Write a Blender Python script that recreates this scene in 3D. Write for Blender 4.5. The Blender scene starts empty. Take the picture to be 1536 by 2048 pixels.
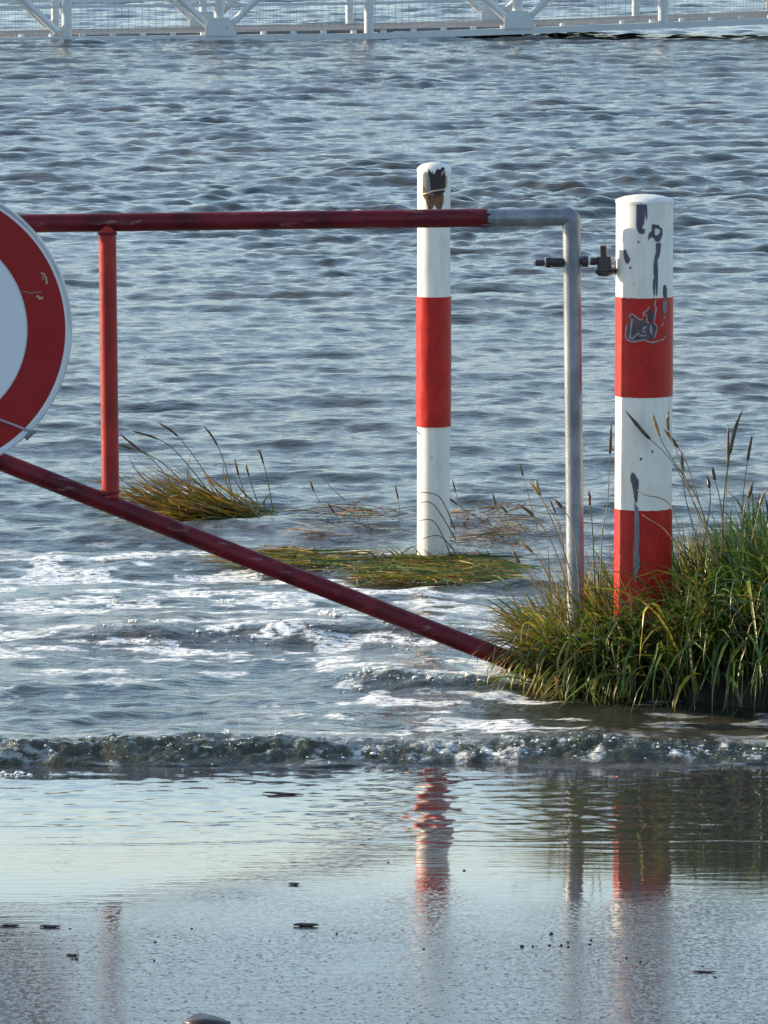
import bpy, bmesh, math, random
import numpy as np
from mathutils import Vector, Matrix, Quaternion, noise as mnoise

random.seed(11)
RNG = np.random.default_rng(7)
SC = bpy.context.scene
COL = SC.collection

# ------------------------------------------------------------------ camera
FPX, H, PITCH = 12500.0, 1.8, math.atan(1444 / 12500.0)      # focal length in photo pixels, eye height, tilt
cam_d = bpy.data.cameras.new('camera')
cam = bpy.data.objects.new('camera', cam_d); COL.objects.link(cam)
cam.location = (0, 0, H); cam.rotation_euler = (math.pi / 2 - PITCH, 0, 0)
cam_d.sensor_fit = 'VERTICAL'; cam_d.sensor_height = 24.0
cam_d.lens = FPX / 2048 * 24.0
cam_d.clip_start = 0.1; cam_d.clip_end = 6000
SC.camera = cam

# ------------------------------------------------------------------ sky, sun, exposure
SUN_EL = math.radians(15.5); SUN_AZ = math.radians(-72)        # azimuth from +Y, negative = to the left
sv = Vector((math.sin(SUN_AZ) * math.cos(SUN_EL), math.cos(SUN_AZ) * math.cos(SUN_EL), math.sin(SUN_EL)))
world = bpy.data.worlds.new('World'); SC.world = world; world.use_nodes = True
wn = world.node_tree; wn.nodes.clear()
sky = wn.nodes.new('ShaderNodeTexSky'); sky.sky_type = 'NISHITA'; sky.sun_disc = False
sky.sun_elevation = SUN_EL; sky.sun_rotation = SUN_AZ
sky.air_density = 1.0; sky.dust_density = 0.6; sky.ozone_density = 1.7
bg = wn.nodes.new('ShaderNodeBackground'); bg.inputs['Strength'].default_value = 0.15
wo = wn.nodes.new('ShaderNodeOutputWorld')
# thin high cloud veil, even all round, seen edge-on and so denser towards the horizon
tcw = wn.nodes.new('ShaderNodeTexCoord'); sep = wn.nodes.new('ShaderNodeSeparateXYZ'); wn.links.new(tcw.outputs['Generated'], sep.inputs[0])
zc = wn.nodes.new('ShaderNodeMath'); zc.operation = 'MAXIMUM'; wn.links.new(sep.outputs['Z'], zc.inputs[0]); zc.inputs[1].default_value = 0.0
za = wn.nodes.new('ShaderNodeMath'); za.operation = 'ADD'; wn.links.new(zc.outputs[0], za.inputs[0]); za.inputs[1].default_value = 0.10
dvx = wn.nodes.new('ShaderNodeVectorMath'); dvx.operation = 'DIVIDE'
cmb = wn.nodes.new('ShaderNodeCombineXYZ')
for k_ in range(3): wn.links.new(za.outputs[0], cmb.inputs[k_])
wn.links.new(tcw.outputs['Generated'], dvx.inputs[0]); wn.links.new(cmb.outputs[0], dvx.inputs[1])
cn_ = wn.nodes.new('ShaderNodeTexNoise'); cn_.inputs['Scale'].default_value = 1.1; cn_.inputs['Detail'].default_value = 6
wn.links.new(dvx.outputs[0], cn_.inputs['Vector'])
ext = wn.nodes.new('ShaderNodeMath'); ext.operation = 'DIVIDE'; ext.inputs[0].default_value = 0.092; wn.links.new(za.outputs[0], ext.inputs[1])
cr_ = wn.nodes.new('ShaderNodeMapRange'); wn.links.new(cn_.outputs[0], cr_.inputs[0]); cr_.inputs[1].default_value = 0.35; cr_.inputs[2].default_value = 0.70; cr_.inputs[3].default_value = 0.5; cr_.inputs[4].default_value = 1.2
cf = wn.nodes.new('ShaderNodeMath'); cf.operation = 'MULTIPLY'; cf.use_clamp = True; wn.links.new(ext.outputs[0], cf.inputs[0]); wn.links.new(cr_.outputs[0], cf.inputs[1])
cm = wn.nodes.new('ShaderNodeMix'); cm.data_type = 'RGBA'; cm.inputs[7].default_value = (3.2, 4.1, 5.0, 1)
wn.links.new(cf.outputs[0], cm.inputs[0]); wn.links.new(sky.outputs[0], cm.inputs[6])
wn.links.new(cm.outputs[2], bg.inputs[0]); wn.links.new(bg.outputs[0], wo.inputs[0])
sun_d = bpy.data.lights.new('sun', 'SUN'); sun_d.energy = 5.0; sun_d.angle = math.radians(0.5)
sun_d.color = (1.0, 0.84, 0.60)
sun = bpy.data.objects.new('sun', sun_d); COL.objects.link(sun)
sun.rotation_euler = sv.to_track_quat('Z', 'Y').to_euler()
SC.view_settings.view_transform = 'Standard'; SC.view_settings.look = 'None'
SC.view_settings.gamma = 1.0; SC.view_settings.exposure = 0.98
SC.render.engine = 'CYCLES'

# ------------------------------------------------------------------ helpers
def P(px, py, y):
    """world point seen at photo pixel (px, py), at depth y metres from the camera"""
    u = (px - 768) / FPX; v = -(py - 1024) / FPX
    d = Vector((u, math.cos(PITCH) + v * math.sin(PITCH), -math.sin(PITCH) + v * math.cos(PITCH)))
    return Vector((0, 0, H)) + d * (y / d.y)

def link(o, parent=None):
    COL.objects.link(o)
    if parent is not None: o.parent = parent
    return o

def tag(o, label=None, cat=None, group=None, kind=None):
    if label: o['label'] = label
    if cat: o['category'] = cat
    if group: o['group'] = group
    if kind: o['kind'] = kind
    return o

def empty(name, loc=(0, 0, 0), rot=(0, 0, 0)):
    o = bpy.data.objects.new(name, None); o.location = loc; o.rotation_euler = rot
    o.empty_display_size = 0.1
    return link(o)

def mesh_obj(name, verts, faces, mat, parent=None, smooth=False, rel=None):
    """rel: world location that becomes the object's own origin"""
    if rel is not None: verts = [tuple(Vector(v) - Vector(rel)) for v in verts]
    me = bpy.data.meshes.new(name); me.from_pydata([tuple(v) for v in verts], [], faces)
    if smooth: me.polygons.foreach_set('use_smooth', [True] * len(me.polygons))
    me.materials.append(mat); me.update()
    o = bpy.data.objects.new(name, me); link(o, parent)
    return o

class MB:
    """collects verts and faces of ONE mesh"""
    def __init__(s): s.v = []; s.f = []
    def add(s, vs, fs):
        n = len(s.v); s.v += [tuple(v) for v in vs]; s.f += [tuple(i + n for i in f) for f in fs]
    def box(s, c, dx, dy, dz, M=None):
        vs = [Vector((x * dx / 2, y * dy / 2, z * dz / 2)) for x in (-1, 1) for y in (-1, 1) for z in (-1, 1)]
        vs = [(M @ v if M else v) + Vector(c) for v in vs]
        s.add(vs, [(0, 1, 3, 2), (4, 6, 7, 5), (0, 4, 5, 1), (2, 3, 7, 6), (0, 2, 6, 4), (1, 5, 7, 3)])
    def tube(s, pts, r, n=12, cap=True):
        pts = [Vector(p) for p in pts]; rs = r if isinstance(r, (list, tuple)) else [r] * len(pts)
        rings = []; prev = None
        for i, p in enumerate(pts):
            t = (pts[min(i + 1, len(pts) - 1)] - pts[max(i - 1, 0)]).normalized()
            if prev is None:
                a = Vector((0, 0, 1)) if abs(t.z) < 0.9 else Vector((1, 0, 0))
                u = t.cross(a).normalized()
            else:
                u = (prev - t * prev.dot(t)).normalized()
            prev = u; w = t.cross(u)
            rings.append([p + (u * math.cos(2 * math.pi * k / n) + w * math.sin(2 * math.pi * k / n)) * rs[i] for k in range(n)])
        base = len(s.v)
        for rg in rings: s.v += [tuple(q) for q in rg]
        for i in range(len(rings) - 1):
            for k in range(n):
                a = base + i * n + k; b = base + i * n + (k + 1) % n
                s.f.append((a, b, b + n, a + n))
        if cap:
            s.f.append(tuple(base + k for k in range(n))[::-1])
            s.f.append(tuple(base + (len(rings) - 1) * n + k for k in range(n)))
    def build(s, name, mat, parent=None, smooth=False, rel=None):
        return mesh_obj(name, s.v, s.f, mat, parent, smooth, rel)

def shade_auto(o, ang=40):
    me = o.data
    me.polygons.foreach_set('use_smooth', [True] * len(me.polygons))
    bm = bmesh.new(); bm.from_mesh(me)
    for e in bm.edges:
        if len(e.link_faces) == 2 and e.calc_face_angle(0) > math.radians(ang): e.smooth = False
    bm.to_mesh(me); bm.free()

# ------------------------------------------------------------------ materials
def nodes_of(name):
    m = bpy.data.materials.new(name); m.use_nodes = True
    nt = m.node_tree; b = nt.nodes['Principled BSDF']
    return m, nt, b
def N(nt, t, **kw):
    n = nt.nodes.new(t)
    for k, v in kw.items(): setattr(n, k, v)
    return n
def noise(nt, scale, detail=4, rough=0.55, vec=None, mapscale=None, coord='Object'):
    t = N(nt, 'ShaderNodeTexNoise'); t.inputs['Scale'].default_value = scale
    t.inputs['Detail'].default_value = detail; t.inputs['Roughness'].default_value = rough
    if vec is None:
        tc = N(nt, 'ShaderNodeTexCoord'); vec = tc.outputs[coord]
    if mapscale:
        mp = N(nt, 'ShaderNodeMapping'); mp.inputs['Scale'].default_value = mapscale
        nt.links.new(vec, mp.inputs['Vector']); vec = mp.outputs[0]
    nt.links.new(vec, t.inputs['Vector'])
    return t
def ramp(nt, src, stops):
    r = N(nt, 'ShaderNodeValToRGB'); e = r.color_ramp.elements
    while len(e) < len(stops): e.new(0.5)
    for i, (p, c) in enumerate(stops):
        e[i].position = p; e[i].color = (c, c, c, 1) if isinstance(c, (int, float)) else (*c, 1)
    nt.links.new(src, r.inputs[0]); return r
def mixc(nt, fac, a, b):
    m = N(nt, 'ShaderNodeMix', data_type='RGBA')
    for sock, val in ((m.inputs[6], a), (m.inputs[7], b)):
        if hasattr(val, 'is_linked'): nt.links.new(val, sock)
        else: sock.default_value = (*val, 1)
    if hasattr(fac, 'is_linked'): nt.links.new(fac, m.inputs[0])
    else: m.inputs[0].default_value = fac
    return m.outputs[2]
def bump(nt, b, height, strength, dist):
    bp = N(nt, 'ShaderNodeBump'); bp.inputs['Strength'].default_value = strength
    bp.inputs['Distance'].default_value = dist
    nt.links.new(height, bp.inputs['Height']); nt.links.new(bp.outputs[0], b.inputs['Normal'])
    return bp

def painted(name, col, wear, rough=0.35, lo=0.60, hi=0.70, scale=60, streak=(1, 1, 1), vary=0.25, bmp=0.15, dirt=(0.12, 0.09, 0.06), dirt_amt=0.0):
    m, nt, b = nodes_of(name)
    n1 = noise(nt, scale, 6, 0.6, mapscale=streak); n2 = noise(nt, scale * 0.22, 3)
    dark = tuple(c * (1 - vary) for c in col); light = tuple(min(1, c * (1 + vary * 0.6) + 0.004) for c in col)
    r2 = ramp(nt, n2.outputs[0], [(0.3, 0.0), (0.7, 1.0)])
    base = mixc(nt, r2.outputs[0], dark, light)
    if dirt_amt > 0:
        nd = noise(nt, scale * 0.5, 7, 0.7, mapscale=(1, 1, 0.14))
        rd = ramp(nt, nd.outputs[0], [(0.48, 0.0), (0.75, dirt_amt)])
        base = mixc(nt, rd.outputs[0], base, dirt)
    r1 = ramp(nt, n1.outputs[0], [(lo, 0.0), (hi, 1.0)])
    base = mixc(nt, r1.outputs[0], base, wear)
    nt.links.new(base, b.inputs['Base Color'])
    b.inputs['Roughness'].default_value = rough
    bump(nt, b, n1.outputs[0], bmp, 0.002)
    return m

M = {}
M['white_paint'] = painted('white_paint', (0.75, 0.73, 0.66), (0.10, 0.09, 0.09), 0.4, 0.71, 0.73, 70, vary=0.08, dirt_amt=0.55, dirt=(0.40, 0.37, 0.30))
M['red_foil'] = painted('red_foil', (0.42, 0.014, 0.010), (0.20, 0.008, 0.012), 0.32, 0.58, 0.72, 90, vary=0.22, bmp=0.25)
M['red_rail'] = painted('red_rail', (0.135, 0.006, 0.014), (0.22, 0.10, 0.10), 0.42, 0.59, 0.70, 60, streak=(0.3, 1, 1), vary=0.55, bmp=0.6, dirt_amt=0.8, dirt=(0.045, 0.010, 0.012))
M['red_bar'] = painted('red_bar', (0.30, 0.018, 0.016), (0.22, 0.02, 0.02), 0.42, 0.60, 0.72, 75, vary=0.25, bmp=0.5, dirt_amt=0.5, dirt=(0.12, 0.015, 0.015))
M['galv'] = painted('galvanised_steel', (0.23, 0.25, 0.28), (0.20, 0.13, 0.10), 0.42, 0.62, 0.72, 55, vary=0.5, bmp=0.4, dirt_amt=0.8, dirt=(0.09, 0.09, 0.11))
M['galv'].node_tree.nodes['Principled BSDF'].inputs['Metallic'].default_value = 0.35
M['iron'] = painted('dark_iron', (0.035, 0.025, 0.028), (0.12, 0.05, 0.03), 0.45, 0.60, 0.72, 120, vary=0.3, bmp=0.4)
M['bright_steel'] = painted('bright_steel', (0.6, 0.6, 0.6), (0.3, 0.2, 0.15), 0.3, 0.7, 0.8, 120)
M['sign_white'] = painted('sign_white', (0.62, 0.66, 0.70), (0.5, 0.5, 0.5), 0.35, 0.72, 0.8, 30, vary=0.04, bmp=0.02)
M['sign_red'] = painted('sign_red', (0.27, 0.006, 0.008), (0.28, 0.01, 0.012), 0.35, 0.6, 0.8, 20, vary=0.10, bmp=0.02)
M['alu'] = painted('aluminium_edge', (0.50, 0.53, 0.56), (0.3, 0.3, 0.3), 0.4, 0.62, 0.7, 90, vary=0.15)
M['chip_dark'] = painted('bare_primer', (0.070, 0.072, 0.100), (0.16, 0.11, 0.09), 0.6, 0.6, 0.7, 200, vary=0.2)
M['rust'] = painted('rust', (0.16, 0.075, 0.03), (0.04, 0.02, 0.015), 0.7, 0.5, 0.6, 160, vary=0.3)
M['rust_hole_shade'] = painted('rust_hole_shade', (0.022, 0.014, 0.014), (0.10, 0.045, 0.025), 0.6, 0.62, 0.70, 160, vary=0.3)  # dark rust, near-black so it also paints the shade in the hole
M['straw_wire'] = painted('wire', (0.42, 0.33, 0.22), (0.2, 0.12, 0.07), 0.5, 0.62, 0.7, 200)
M['tag_grey'] = painted('tag_grey', (0.30, 0.28, 0.29), (0.4, 0.4, 0.4), 0.5, 0.6, 0.7, 200, vary=0.2)
M['tag_mid'] = painted('tag_mid', (0.16, 0.17, 0.19), (0.1, 0.1, 0.12), 0.5, 0.6, 0.7, 200, vary=0.2)
M['tag_fill'] = painted('tag_fill', (0.085, 0.075, 0.085), (0.20, 0.02, 0.025), 0.5, 0.52, 0.60, 160, vary=0.35)
M['tag_dark'] = painted('tag_dark', (0.03, 0.035, 0.05), (0.06, 0.06, 0.08), 0.5, 0.6, 0.7, 200, vary=0.2)
M['truss'] = painted('truss_paint', (0.55, 0.58, 0.58), (0.35, 0.33, 0.30), 0.4, 0.66, 0.74, 12, vary=0.1)
M['deck'] = painted('deck_boards', (0.16, 0.15, 0.14), (0.08, 0.07, 0.06), 0.6, 0.6, 0.7, 20, vary=0.3)
M['wire'] = painted('mesh_wire', (0.22, 0.24, 0.25), (0.3, 0.3, 0.3), 0.45, 0.6, 0.7, 20)
for k_ in ('red_rail', 'red_bar', 'red_foil', 'sign_red', 'sign_white'): M[k_].node_tree.nodes['Principled BSDF'].inputs['Specular IOR Level'].default_value = 0.25
M['soil'] = painted('wet_soil', (0.009, 0.008, 0.006), (0.016, 0.014, 0.008), 0.7, 0.55, 0.7, 40, vary=0.4)
M['twig'] = painted('wet_twig', (0.030, 0.018, 0.018), (0.07, 0.04, 0.03), 0.35, 0.55, 0.7, 200, vary=0.3)
M['pebble'] = painted('wet_pebble', (0.020, 0.022, 0.028), (0.05, 0.05, 0.05), 0.35, 0.55, 0.7, 300, vary=0.4)

# grass: colour per blade comes from an attribute, light passes through the blades
def grass_mat():
    m, nt, b = nodes_of('grass')
    nt.nodes.remove(b); out = nt.nodes['Material Output']
    at = N(nt, 'ShaderNodeAttribute', attribute_name='tint')
    n1 = noise(nt, 90, 3); r = ramp(nt, n1.outputs[0], [(0.3, (0.6, 0.6, 0.6)), (0.7, (1.15, 1.15, 1.1))])
    mx = N(nt, 'ShaderNodeMix', data_type='RGBA', blend_type='MULTIPLY'); mx.inputs[0].default_value = 1
    nt.links.new(at.outputs['Color'], mx.inputs[6]); nt.links.new(r.outputs[0], mx.inputs[7])
    pb = N(nt, 'ShaderNodeBsdfPrincipled'); pb.inputs['Roughness'].default_value = 0.38
    tr = N(nt, 'ShaderNodeBsdfTranslucent'); ms = N(nt, 'ShaderNodeMixShader'); ms.inputs[0].default_value = 0.35
    nt.links.new(mx.outputs[2], pb.inputs['Base Color']); nt.links.new(mx.outputs[2], tr.inputs['Color'])
    nt.links.new(pb.outputs[0], ms.inputs[1]); nt.links.new(tr.outputs[0], ms.inputs[2])
    nt.links.new(ms.outputs[0], out.inputs[0])
    return m
M['grass'] = grass_mat()

# water: dark murky body under a mirror surface, white for foam and painted sun glints where the 'foam' attribute says so
def water_mat():
    m, nt, b = nodes_of('water')
    tc = N(nt, 'ShaderNodeTexCoord')
    at = N(nt, 'ShaderNodeAttribute', attribute_name='foam')
    silt = noise(nt, 0.7, 3, vec=tc.outputs['Object'])
    rs = ramp(nt, silt.outputs[0], [(0.35, (0.026, 0.034, 0.028)), (0.65, (0.055, 0.048, 0.032))])
    fn = noise(nt, 65, 6, 0.72, vec=tc.outputs['Object'], mapscale=(0.7, 1.2, 1))
    rf = ramp(nt, fn.outputs[0], [(0.40, 0.0), (0.53, 1.0)])
    mul = N(nt, 'ShaderNodeMath', operation='MULTIPLY'); nt.links.new(at.outputs['Fac'], mul.inputs[0]); nt.links.new(rf.outputs[0], mul.inputs[1])
    base = mixc(nt, mul.outputs[0], rs.outputs[0], (0.85, 0.86, 0.84)); first_mix = base.node
    nt.links.new(base, b.inputs['Base Color'])
    rr = N(nt, 'ShaderNodeMapRange'); nt.links.new(mul.outputs[0], rr.inputs[0]); rr.inputs[3].default_value = 0.06; rr.inputs[4].default_value = 0.6
    nt.links.new(rr.outputs[0], b.inputs['Roughness'])
    b.inputs['IOR'].default_value = 1.34
    a1 = noise(nt, 13, 5, 0.62, vec=tc.outputs['Object'], mapscale=(0.7, 1.4, 1))
    a1.inputs['Distortion'].default_value = 0.6
    ch = N(nt, 'ShaderNodeAttribute', attribute_name='churn')
    f2 = noise(nt, 75, 4, 0.7, vec=tc.outputs['Object'], mapscale=(1, 0.8, 1))
    hm = N(nt, 'ShaderNodeMath', operation='MULTIPLY'); nt.links.new(f2.outputs[0], hm.inputs[0]); nt.links.new(ch.outputs['Fac'], hm.inputs[1])
    bA = N(nt, 'ShaderNodeBump'); bA.inputs['Strength'].default_value = 1.0; bA.inputs['Distance'].default_value = 0.012
    nt.links.new(hm.outputs[0], bA.inputs['Height'])
    bp = bump(nt, b, a1.outputs[0], 1.0, 0.0085); nt.links.new(bA.outputs[0], bp.inputs['Normal'])
    base2 = mixc(nt, ch.outputs['Fac'], rs.outputs[0], (0.042, 0.045, 0.022))
    for l in list(nt.links):
        if l.from_socket == rs.outputs[0] and l.to_node.bl_idname == 'ShaderNodeMix' and l.to_socket == first_mix.inputs[6]: nt.links.remove(l)
    nt.links.new(base2, first_mix.inputs[6])
    return m
M['water'] = water_mat()

# wet asphalt: a water film ('film' attribute = 1) that thins out until the aggregate stands proud
def asphalt_mat():
    m, nt, b = nodes_of('wet_asphalt')
    tc = N(nt, 'ShaderNodeTexCoord')
    at = N(nt, 'ShaderNodeAttribute', attribute_name='film')
    g = noise(nt, 130, 3, 0.6, vec=tc.outputs['Object'], mapscale=(1, 0.6, 1))
    vo = N(nt, 'ShaderNodeTexVoronoi'); vo.inputs['Scale'].default_value = 170
    nt.links.new(tc.outputs['Object'], vo.inputs['Vector'])
    rg = ramp(nt, vo.outputs['Color'], [(0.2, (0.022, 0.024, 0.028)), (0.8, (0.060, 0.060, 0.062))])
    nt.links.new(rg.outputs[0], b.inputs['Base Color'])
    inv = N(nt, 'ShaderNodeMath', operation='SUBTRACT'); inv.inputs[0].default_value = 1.0
    nt.links.new(at.outputs['Fac'], inv.inputs[1])
    # grains that stick out of the film
    rgr = ramp(nt, g.outputs[0], [(0.50, 0.0), (0.72, 1.0)])
    hh = N(nt, 'ShaderNodeMath', operation='MULTIPLY'); nt.links.new(rgr.outputs[0], hh.inputs[0]); nt.links.new(inv.outputs[0], hh.inputs[1])
    rip = noise(nt, 26, 3, 0.5, vec=tc.outputs['Object'], mapscale=(0.35, 1.3, 1))
    b1 = N(nt, 'ShaderNodeBump'); b1.inputs['Strength'].default_value = 1.0; b1.inputs['Distance'].default_value = 0.0004
    nt.links.new(hh.outputs[0], b1.inputs['Height'])
    b2 = N(nt, 'ShaderNodeBump'); b2.inputs['Strength'].default_value = 1.0; b2.inputs['Distance'].default_value = 0.0006
    nt.links.new(rip.outputs[0], b2.inputs['Height']); nt.links.new(b1.outputs[0], b2.inputs['Normal'])
    nt.links.new(b2.outputs[0], b.inputs['Normal'])
    rr = N(nt, 'ShaderNodeMapRange'); nt.links.new(inv.outputs[0], rr.inputs[0]); rr.inputs[3].default_value = 0.03; rr.inputs[4].default_value = 0.13
    g2 = noise(nt, 95, 3, 0.65, vec=tc.outputs['Object'], mapscale=(1.2, 0.75, 1))
    th = N(nt, 'ShaderNodeMapRange'); nt.links.new(inv.outputs[0], th.inputs[0]); th.inputs[3].default_value = 0.80; th.inputs[4].default_value = 0.595
    df = N(nt, 'ShaderNodeMath', operation='SUBTRACT'); nt.links.new(g2.outputs[0], df.inputs[0]); nt.links.new(th.outputs[0], df.inputs[1])
    sp = N(nt, 'ShaderNodeMapRange'); nt.links.new(df.outputs[0], sp.inputs[0]); sp.inputs[1].default_value = 0.0; sp.inputs[2].default_value = 0.035; sp.inputs[3].default_value = 0.0; sp.inputs[4].default_value = 0.45
    ra = N(nt, 'ShaderNodeMath', operation='ADD'); nt.links.new(rr.outputs[0], ra.inputs[0]); nt.links.new(sp.outputs[0], ra.inputs[1])
    nt.links.new(ra.outputs[0], b.inputs['Roughness'])
    b.inputs['IOR'].default_value = 1.45
    return m
M['asphalt'] = asphalt_mat()

def foam_mat():
    m, nt, b = nodes_of('foam')
    b.inputs['Base Color'].default_value = (0.78, 0.80, 0.78, 1); b.inputs['Roughness'].default_value = 0.25
    n1 = noise(nt, 300, 2); bump(nt, b, n1.outputs[0], 0.3, 0.001)
    return m
M['foam'] = foam_mat()
def drop_mat():
    m, nt, b = nodes_of('water_drop')
    b.inputs['Base Color'].default_value = (0.9, 0.95, 0.93, 1); b.inputs['Roughness'].default_value = 0.02
    b.inputs['IOR'].default_value = 1.33; b.inputs['Transmission Weight'].default_value = 1.0
    return m
M['drop'] = drop_mat()

# ------------------------------------------------------------------ numpy value noise
_TAB = RNG.random((256, 256)).astype(np.float32)
def vnoise(x, y):
    xi = np.floor(x).astype(np.int64); yi = np.floor(y).astype(np.int64)
    fx = (x - xi); fy = (y - yi); fx = fx * fx * (3 - 2 * fx); fy = fy * fy * (3 - 2 * fy)
    a = _TAB[xi & 255, yi & 255]; b_ = _TAB[(xi + 1) & 255, yi & 255]
    c = _TAB[xi & 255, (yi + 1) & 255]; d = _TAB[(xi + 1) & 255, (yi + 1) & 255]
    return (a * (1 - fx) + b_ * fx) * (1 - fy) + (c * (1 - fx) + d * fx) * fy
def fbm(x, y, o=4):
    s = 0; a = 0.5; t = 0
    for k in range(o):
        s = s + a * vnoise(x * 2 ** k + 17.3 * k, y * 2 ** k + 9.1 * k); t += a; a *= 0.5
    return s / t
def sstep(a, b, x):
    t = np.clip((x - a) / (b - a), 0, 1); return t * t * (3 - 2 * t)

def grid_mesh(name, xs, ys, X, Y, Z, mat, attrs):
    nx, ny = len(xs), len(ys)
    co = np.stack([X, Y, Z], -1).reshape(-1, 3).astype(np.float32)
    i = np.arange(ny - 1)[:, None] * nx + np.arange(nx - 1)[None, :]
    q = np.stack([i, i + 1, i + nx + 1, i + nx], -1).reshape(-1, 4).astype(np.int32)
    me = bpy.data.meshes.new(name)
    me.vertices.add(len(co)); me.vertices.foreach_set('co', co.ravel())
    me.loops.add(q.size); me.loops.foreach_set('vertex_index', q.ravel())
    me.polygons.add(len(q)); me.polygons.foreach_set('loop_start', np.arange(len(q), dtype=np.int32) * 4)
    me.polygons.foreach_set('use_smooth', np.ones(len(q), dtype=bool))
    me.update(calc_edges=True)
    for an, av in attrs.items():
        a = me.attributes.new(an, 'FLOAT', 'POINT'); a.data.foreach_set('value', av.ravel().astype(np.float32))
    me.materials.append(mat)
    o = bpy.data.objects.new(name, me); return link(o)

def axis(core_lo, core_hi, step, grow, far_lo, far_hi):
    a = list(np.arange(core_lo, core_hi, step))
    s = step; v = a[-1]
    while v < far_hi: s *= grow; v += s; a.append(v)
    s = step; v = a[0]; lo = []
    while v > far_lo: s *= grow; v -= s; lo.append(v)
    return np.array(lo[::-1] + a)

# ------------------------------------------------------------------ ground: lake bed and wet asphalt ramp
def ramp_z(y):
    """asphalt height: flat promenade near the camera, dips under the water line at 11.42 m"""
    yy = np.linspace(-60, 12.6, 3000)
    sl = 0.022 + 0.039 * np.exp(-((yy - 10.15) / 0.75) ** 2) + 0.004 * sstep(10, 11, yy)
    sl = np.where(yy < 6, 0.020 * sstep(-4, 6, yy), sl)
    z = -np.cumsum(sl) * (yy[1] - yy[0]); z = z - np.interp(11.42, yy, z)
    return np.interp(y, yy, z)

bed = mesh_obj('lake_bed', [(-3000, -60, -0.9), (3000, -60, -0.9), (3000, 4000, -0.9), (-3000, 4000, -0.9)], [(0, 1, 2, 3)], M['soil'])
tag(bed, kind='structure')

xs = axis(-0.85, 0.85, 0.009, 1.22, -45, 45)
ys = np.concatenate([-np.geomspace(50, 1, 14), np.linspace(0, 8, 24), np.arange(8.1, 12.3, 0.010)])
X, Y = np.meshgrid(xs, ys)
Z = ramp_z(Y) + (fbm(X * 2.2, Y * 1.6, 3) - 0.5) * 0.0022 * sstep(20, 8, np.abs(X) + np.abs(Y - 9))
film = sstep(8.85, 9.75, Y + (fbm(X * 3.0 + 3, Y * 2.0, 3) - 0.5) * 1.0)
def blob(px, py, rx, ry):
    c = P(px, py, 1.0) - Vector((0, 0, H)); t = 1.72 / -c.z; bx, by = c.x * t, c.y * t
    return np.exp(-(((X - bx) / rx) ** 2 + ((Y - by) / ry) ** 2))
for px, py, rx, ry, a in ((460, 1795, 0.07, 0.10, 0.9), (500, 1950, 0.20, 0.07, 0.5), (1440, 1840, 0.10, 0.22, 0.9), (60, 1830, 0.12, 0.10, 0.6), (700, 1910, 0.3, 0.12, 0.4)):
    film = film - a * blob(px, py, rx, ry)
film = film + 0.8 * blob(205, 1815, 0.09, 0.22)
film = np.clip(film, 0.0, 1.0)
# thin swash lines left on the film
for yc, am, k in ((10.33, 0.0007, 2.0), (10.24, 0.0005, 2.9), (10.62, 0.0004, 3.1), (10.05, 0.0004, 4.2)):
    yl = yc + 0.30 * (fbm(X * 1.9 + k, X * 0 + k, 4) - 0.5) + 0.02 * X
    Z += am * np.exp(-((Y - yl) / 0.012) ** 2) * sstep(0.35, 0.55, fbm(X * 1.1 + k * 5, X * 0 + 2, 2))
Z += ((fbm(X * 9, Y * 14, 2) - 0.5) * 0.0014 + (fbm(X * 40, Y * 26, 2) - 0.5) * 0.0018) * sstep(10.25, 10.7, Y)
asphalt = grid_mesh('asphalt_ramp', xs, ys, X, Y, Z, M['asphalt'], {'film': film})
tag(asphalt, kind='structure')

# ------------------------------------------------------------------ water
xs = axis(-0.95, 0.95, 0.0065, 1.028, -9, 9)
xs = np.concatenate([-np.geomspace(2600, 12, 14), xs, np.geomspace(12, 2600, 14)])
yl = [11.20]
while yl[-1] < 62: yl.append(yl[-1] + 0.0095 * (max(yl[-1], 11.3) / 11.3) ** 1.36)
ys = np.concatenate([np.array(yl), np.geomspace(66, 3500, 24)])
X, Y = np.meshgrid(xs.astype(np.float32), ys.astype(np.float32))
far_fade = sstep(90, 55, Y) * sstep(14, 8, np.abs(X))
Wv = np.zeros_like(X); DY = np.gradient(ys).astype(np.float32)[:, None]
shore = sstep(11.9, 15.5, Y)                       # shallow water damps the chop
gust = 0.40 + 1.2 * fbm(X * 0.8 + 4, Y * 0.28, 4)
for k in range(150):
    lam = float(np.exp(RNG.uniform(math.log(0.065), math.log(0.75))))
    th = RNG.normal(0, 0.75 if lam < 0.22 else 0.48) + 0.10
    kx, ky = math.sin(th), -math.cos(th)
    kk = 2 * math.pi / lam
    slope = 0.0165 * (1.0 if lam < 0.3 else 0.75)
    amp = slope / kk
    damp = (0.35 + 0.65 * shore) if lam > 0.25 else (0.6 + 0.4 * shore)
    ph = kk * (kx * X + ky * Y) + RNG.uniform(0, 6.28)
    damp = damp * sstep(2.2, 4.0, lam / DY)
    Wv += amp * damp * (np.sin(ph) + 0.42 * np.cos(2 * ph))
Wv *= gust * far_fade * (0.72 + 0.2 * sstep(13, 11.5, Y) + 0.85 * sstep(17, 32, Y))

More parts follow.
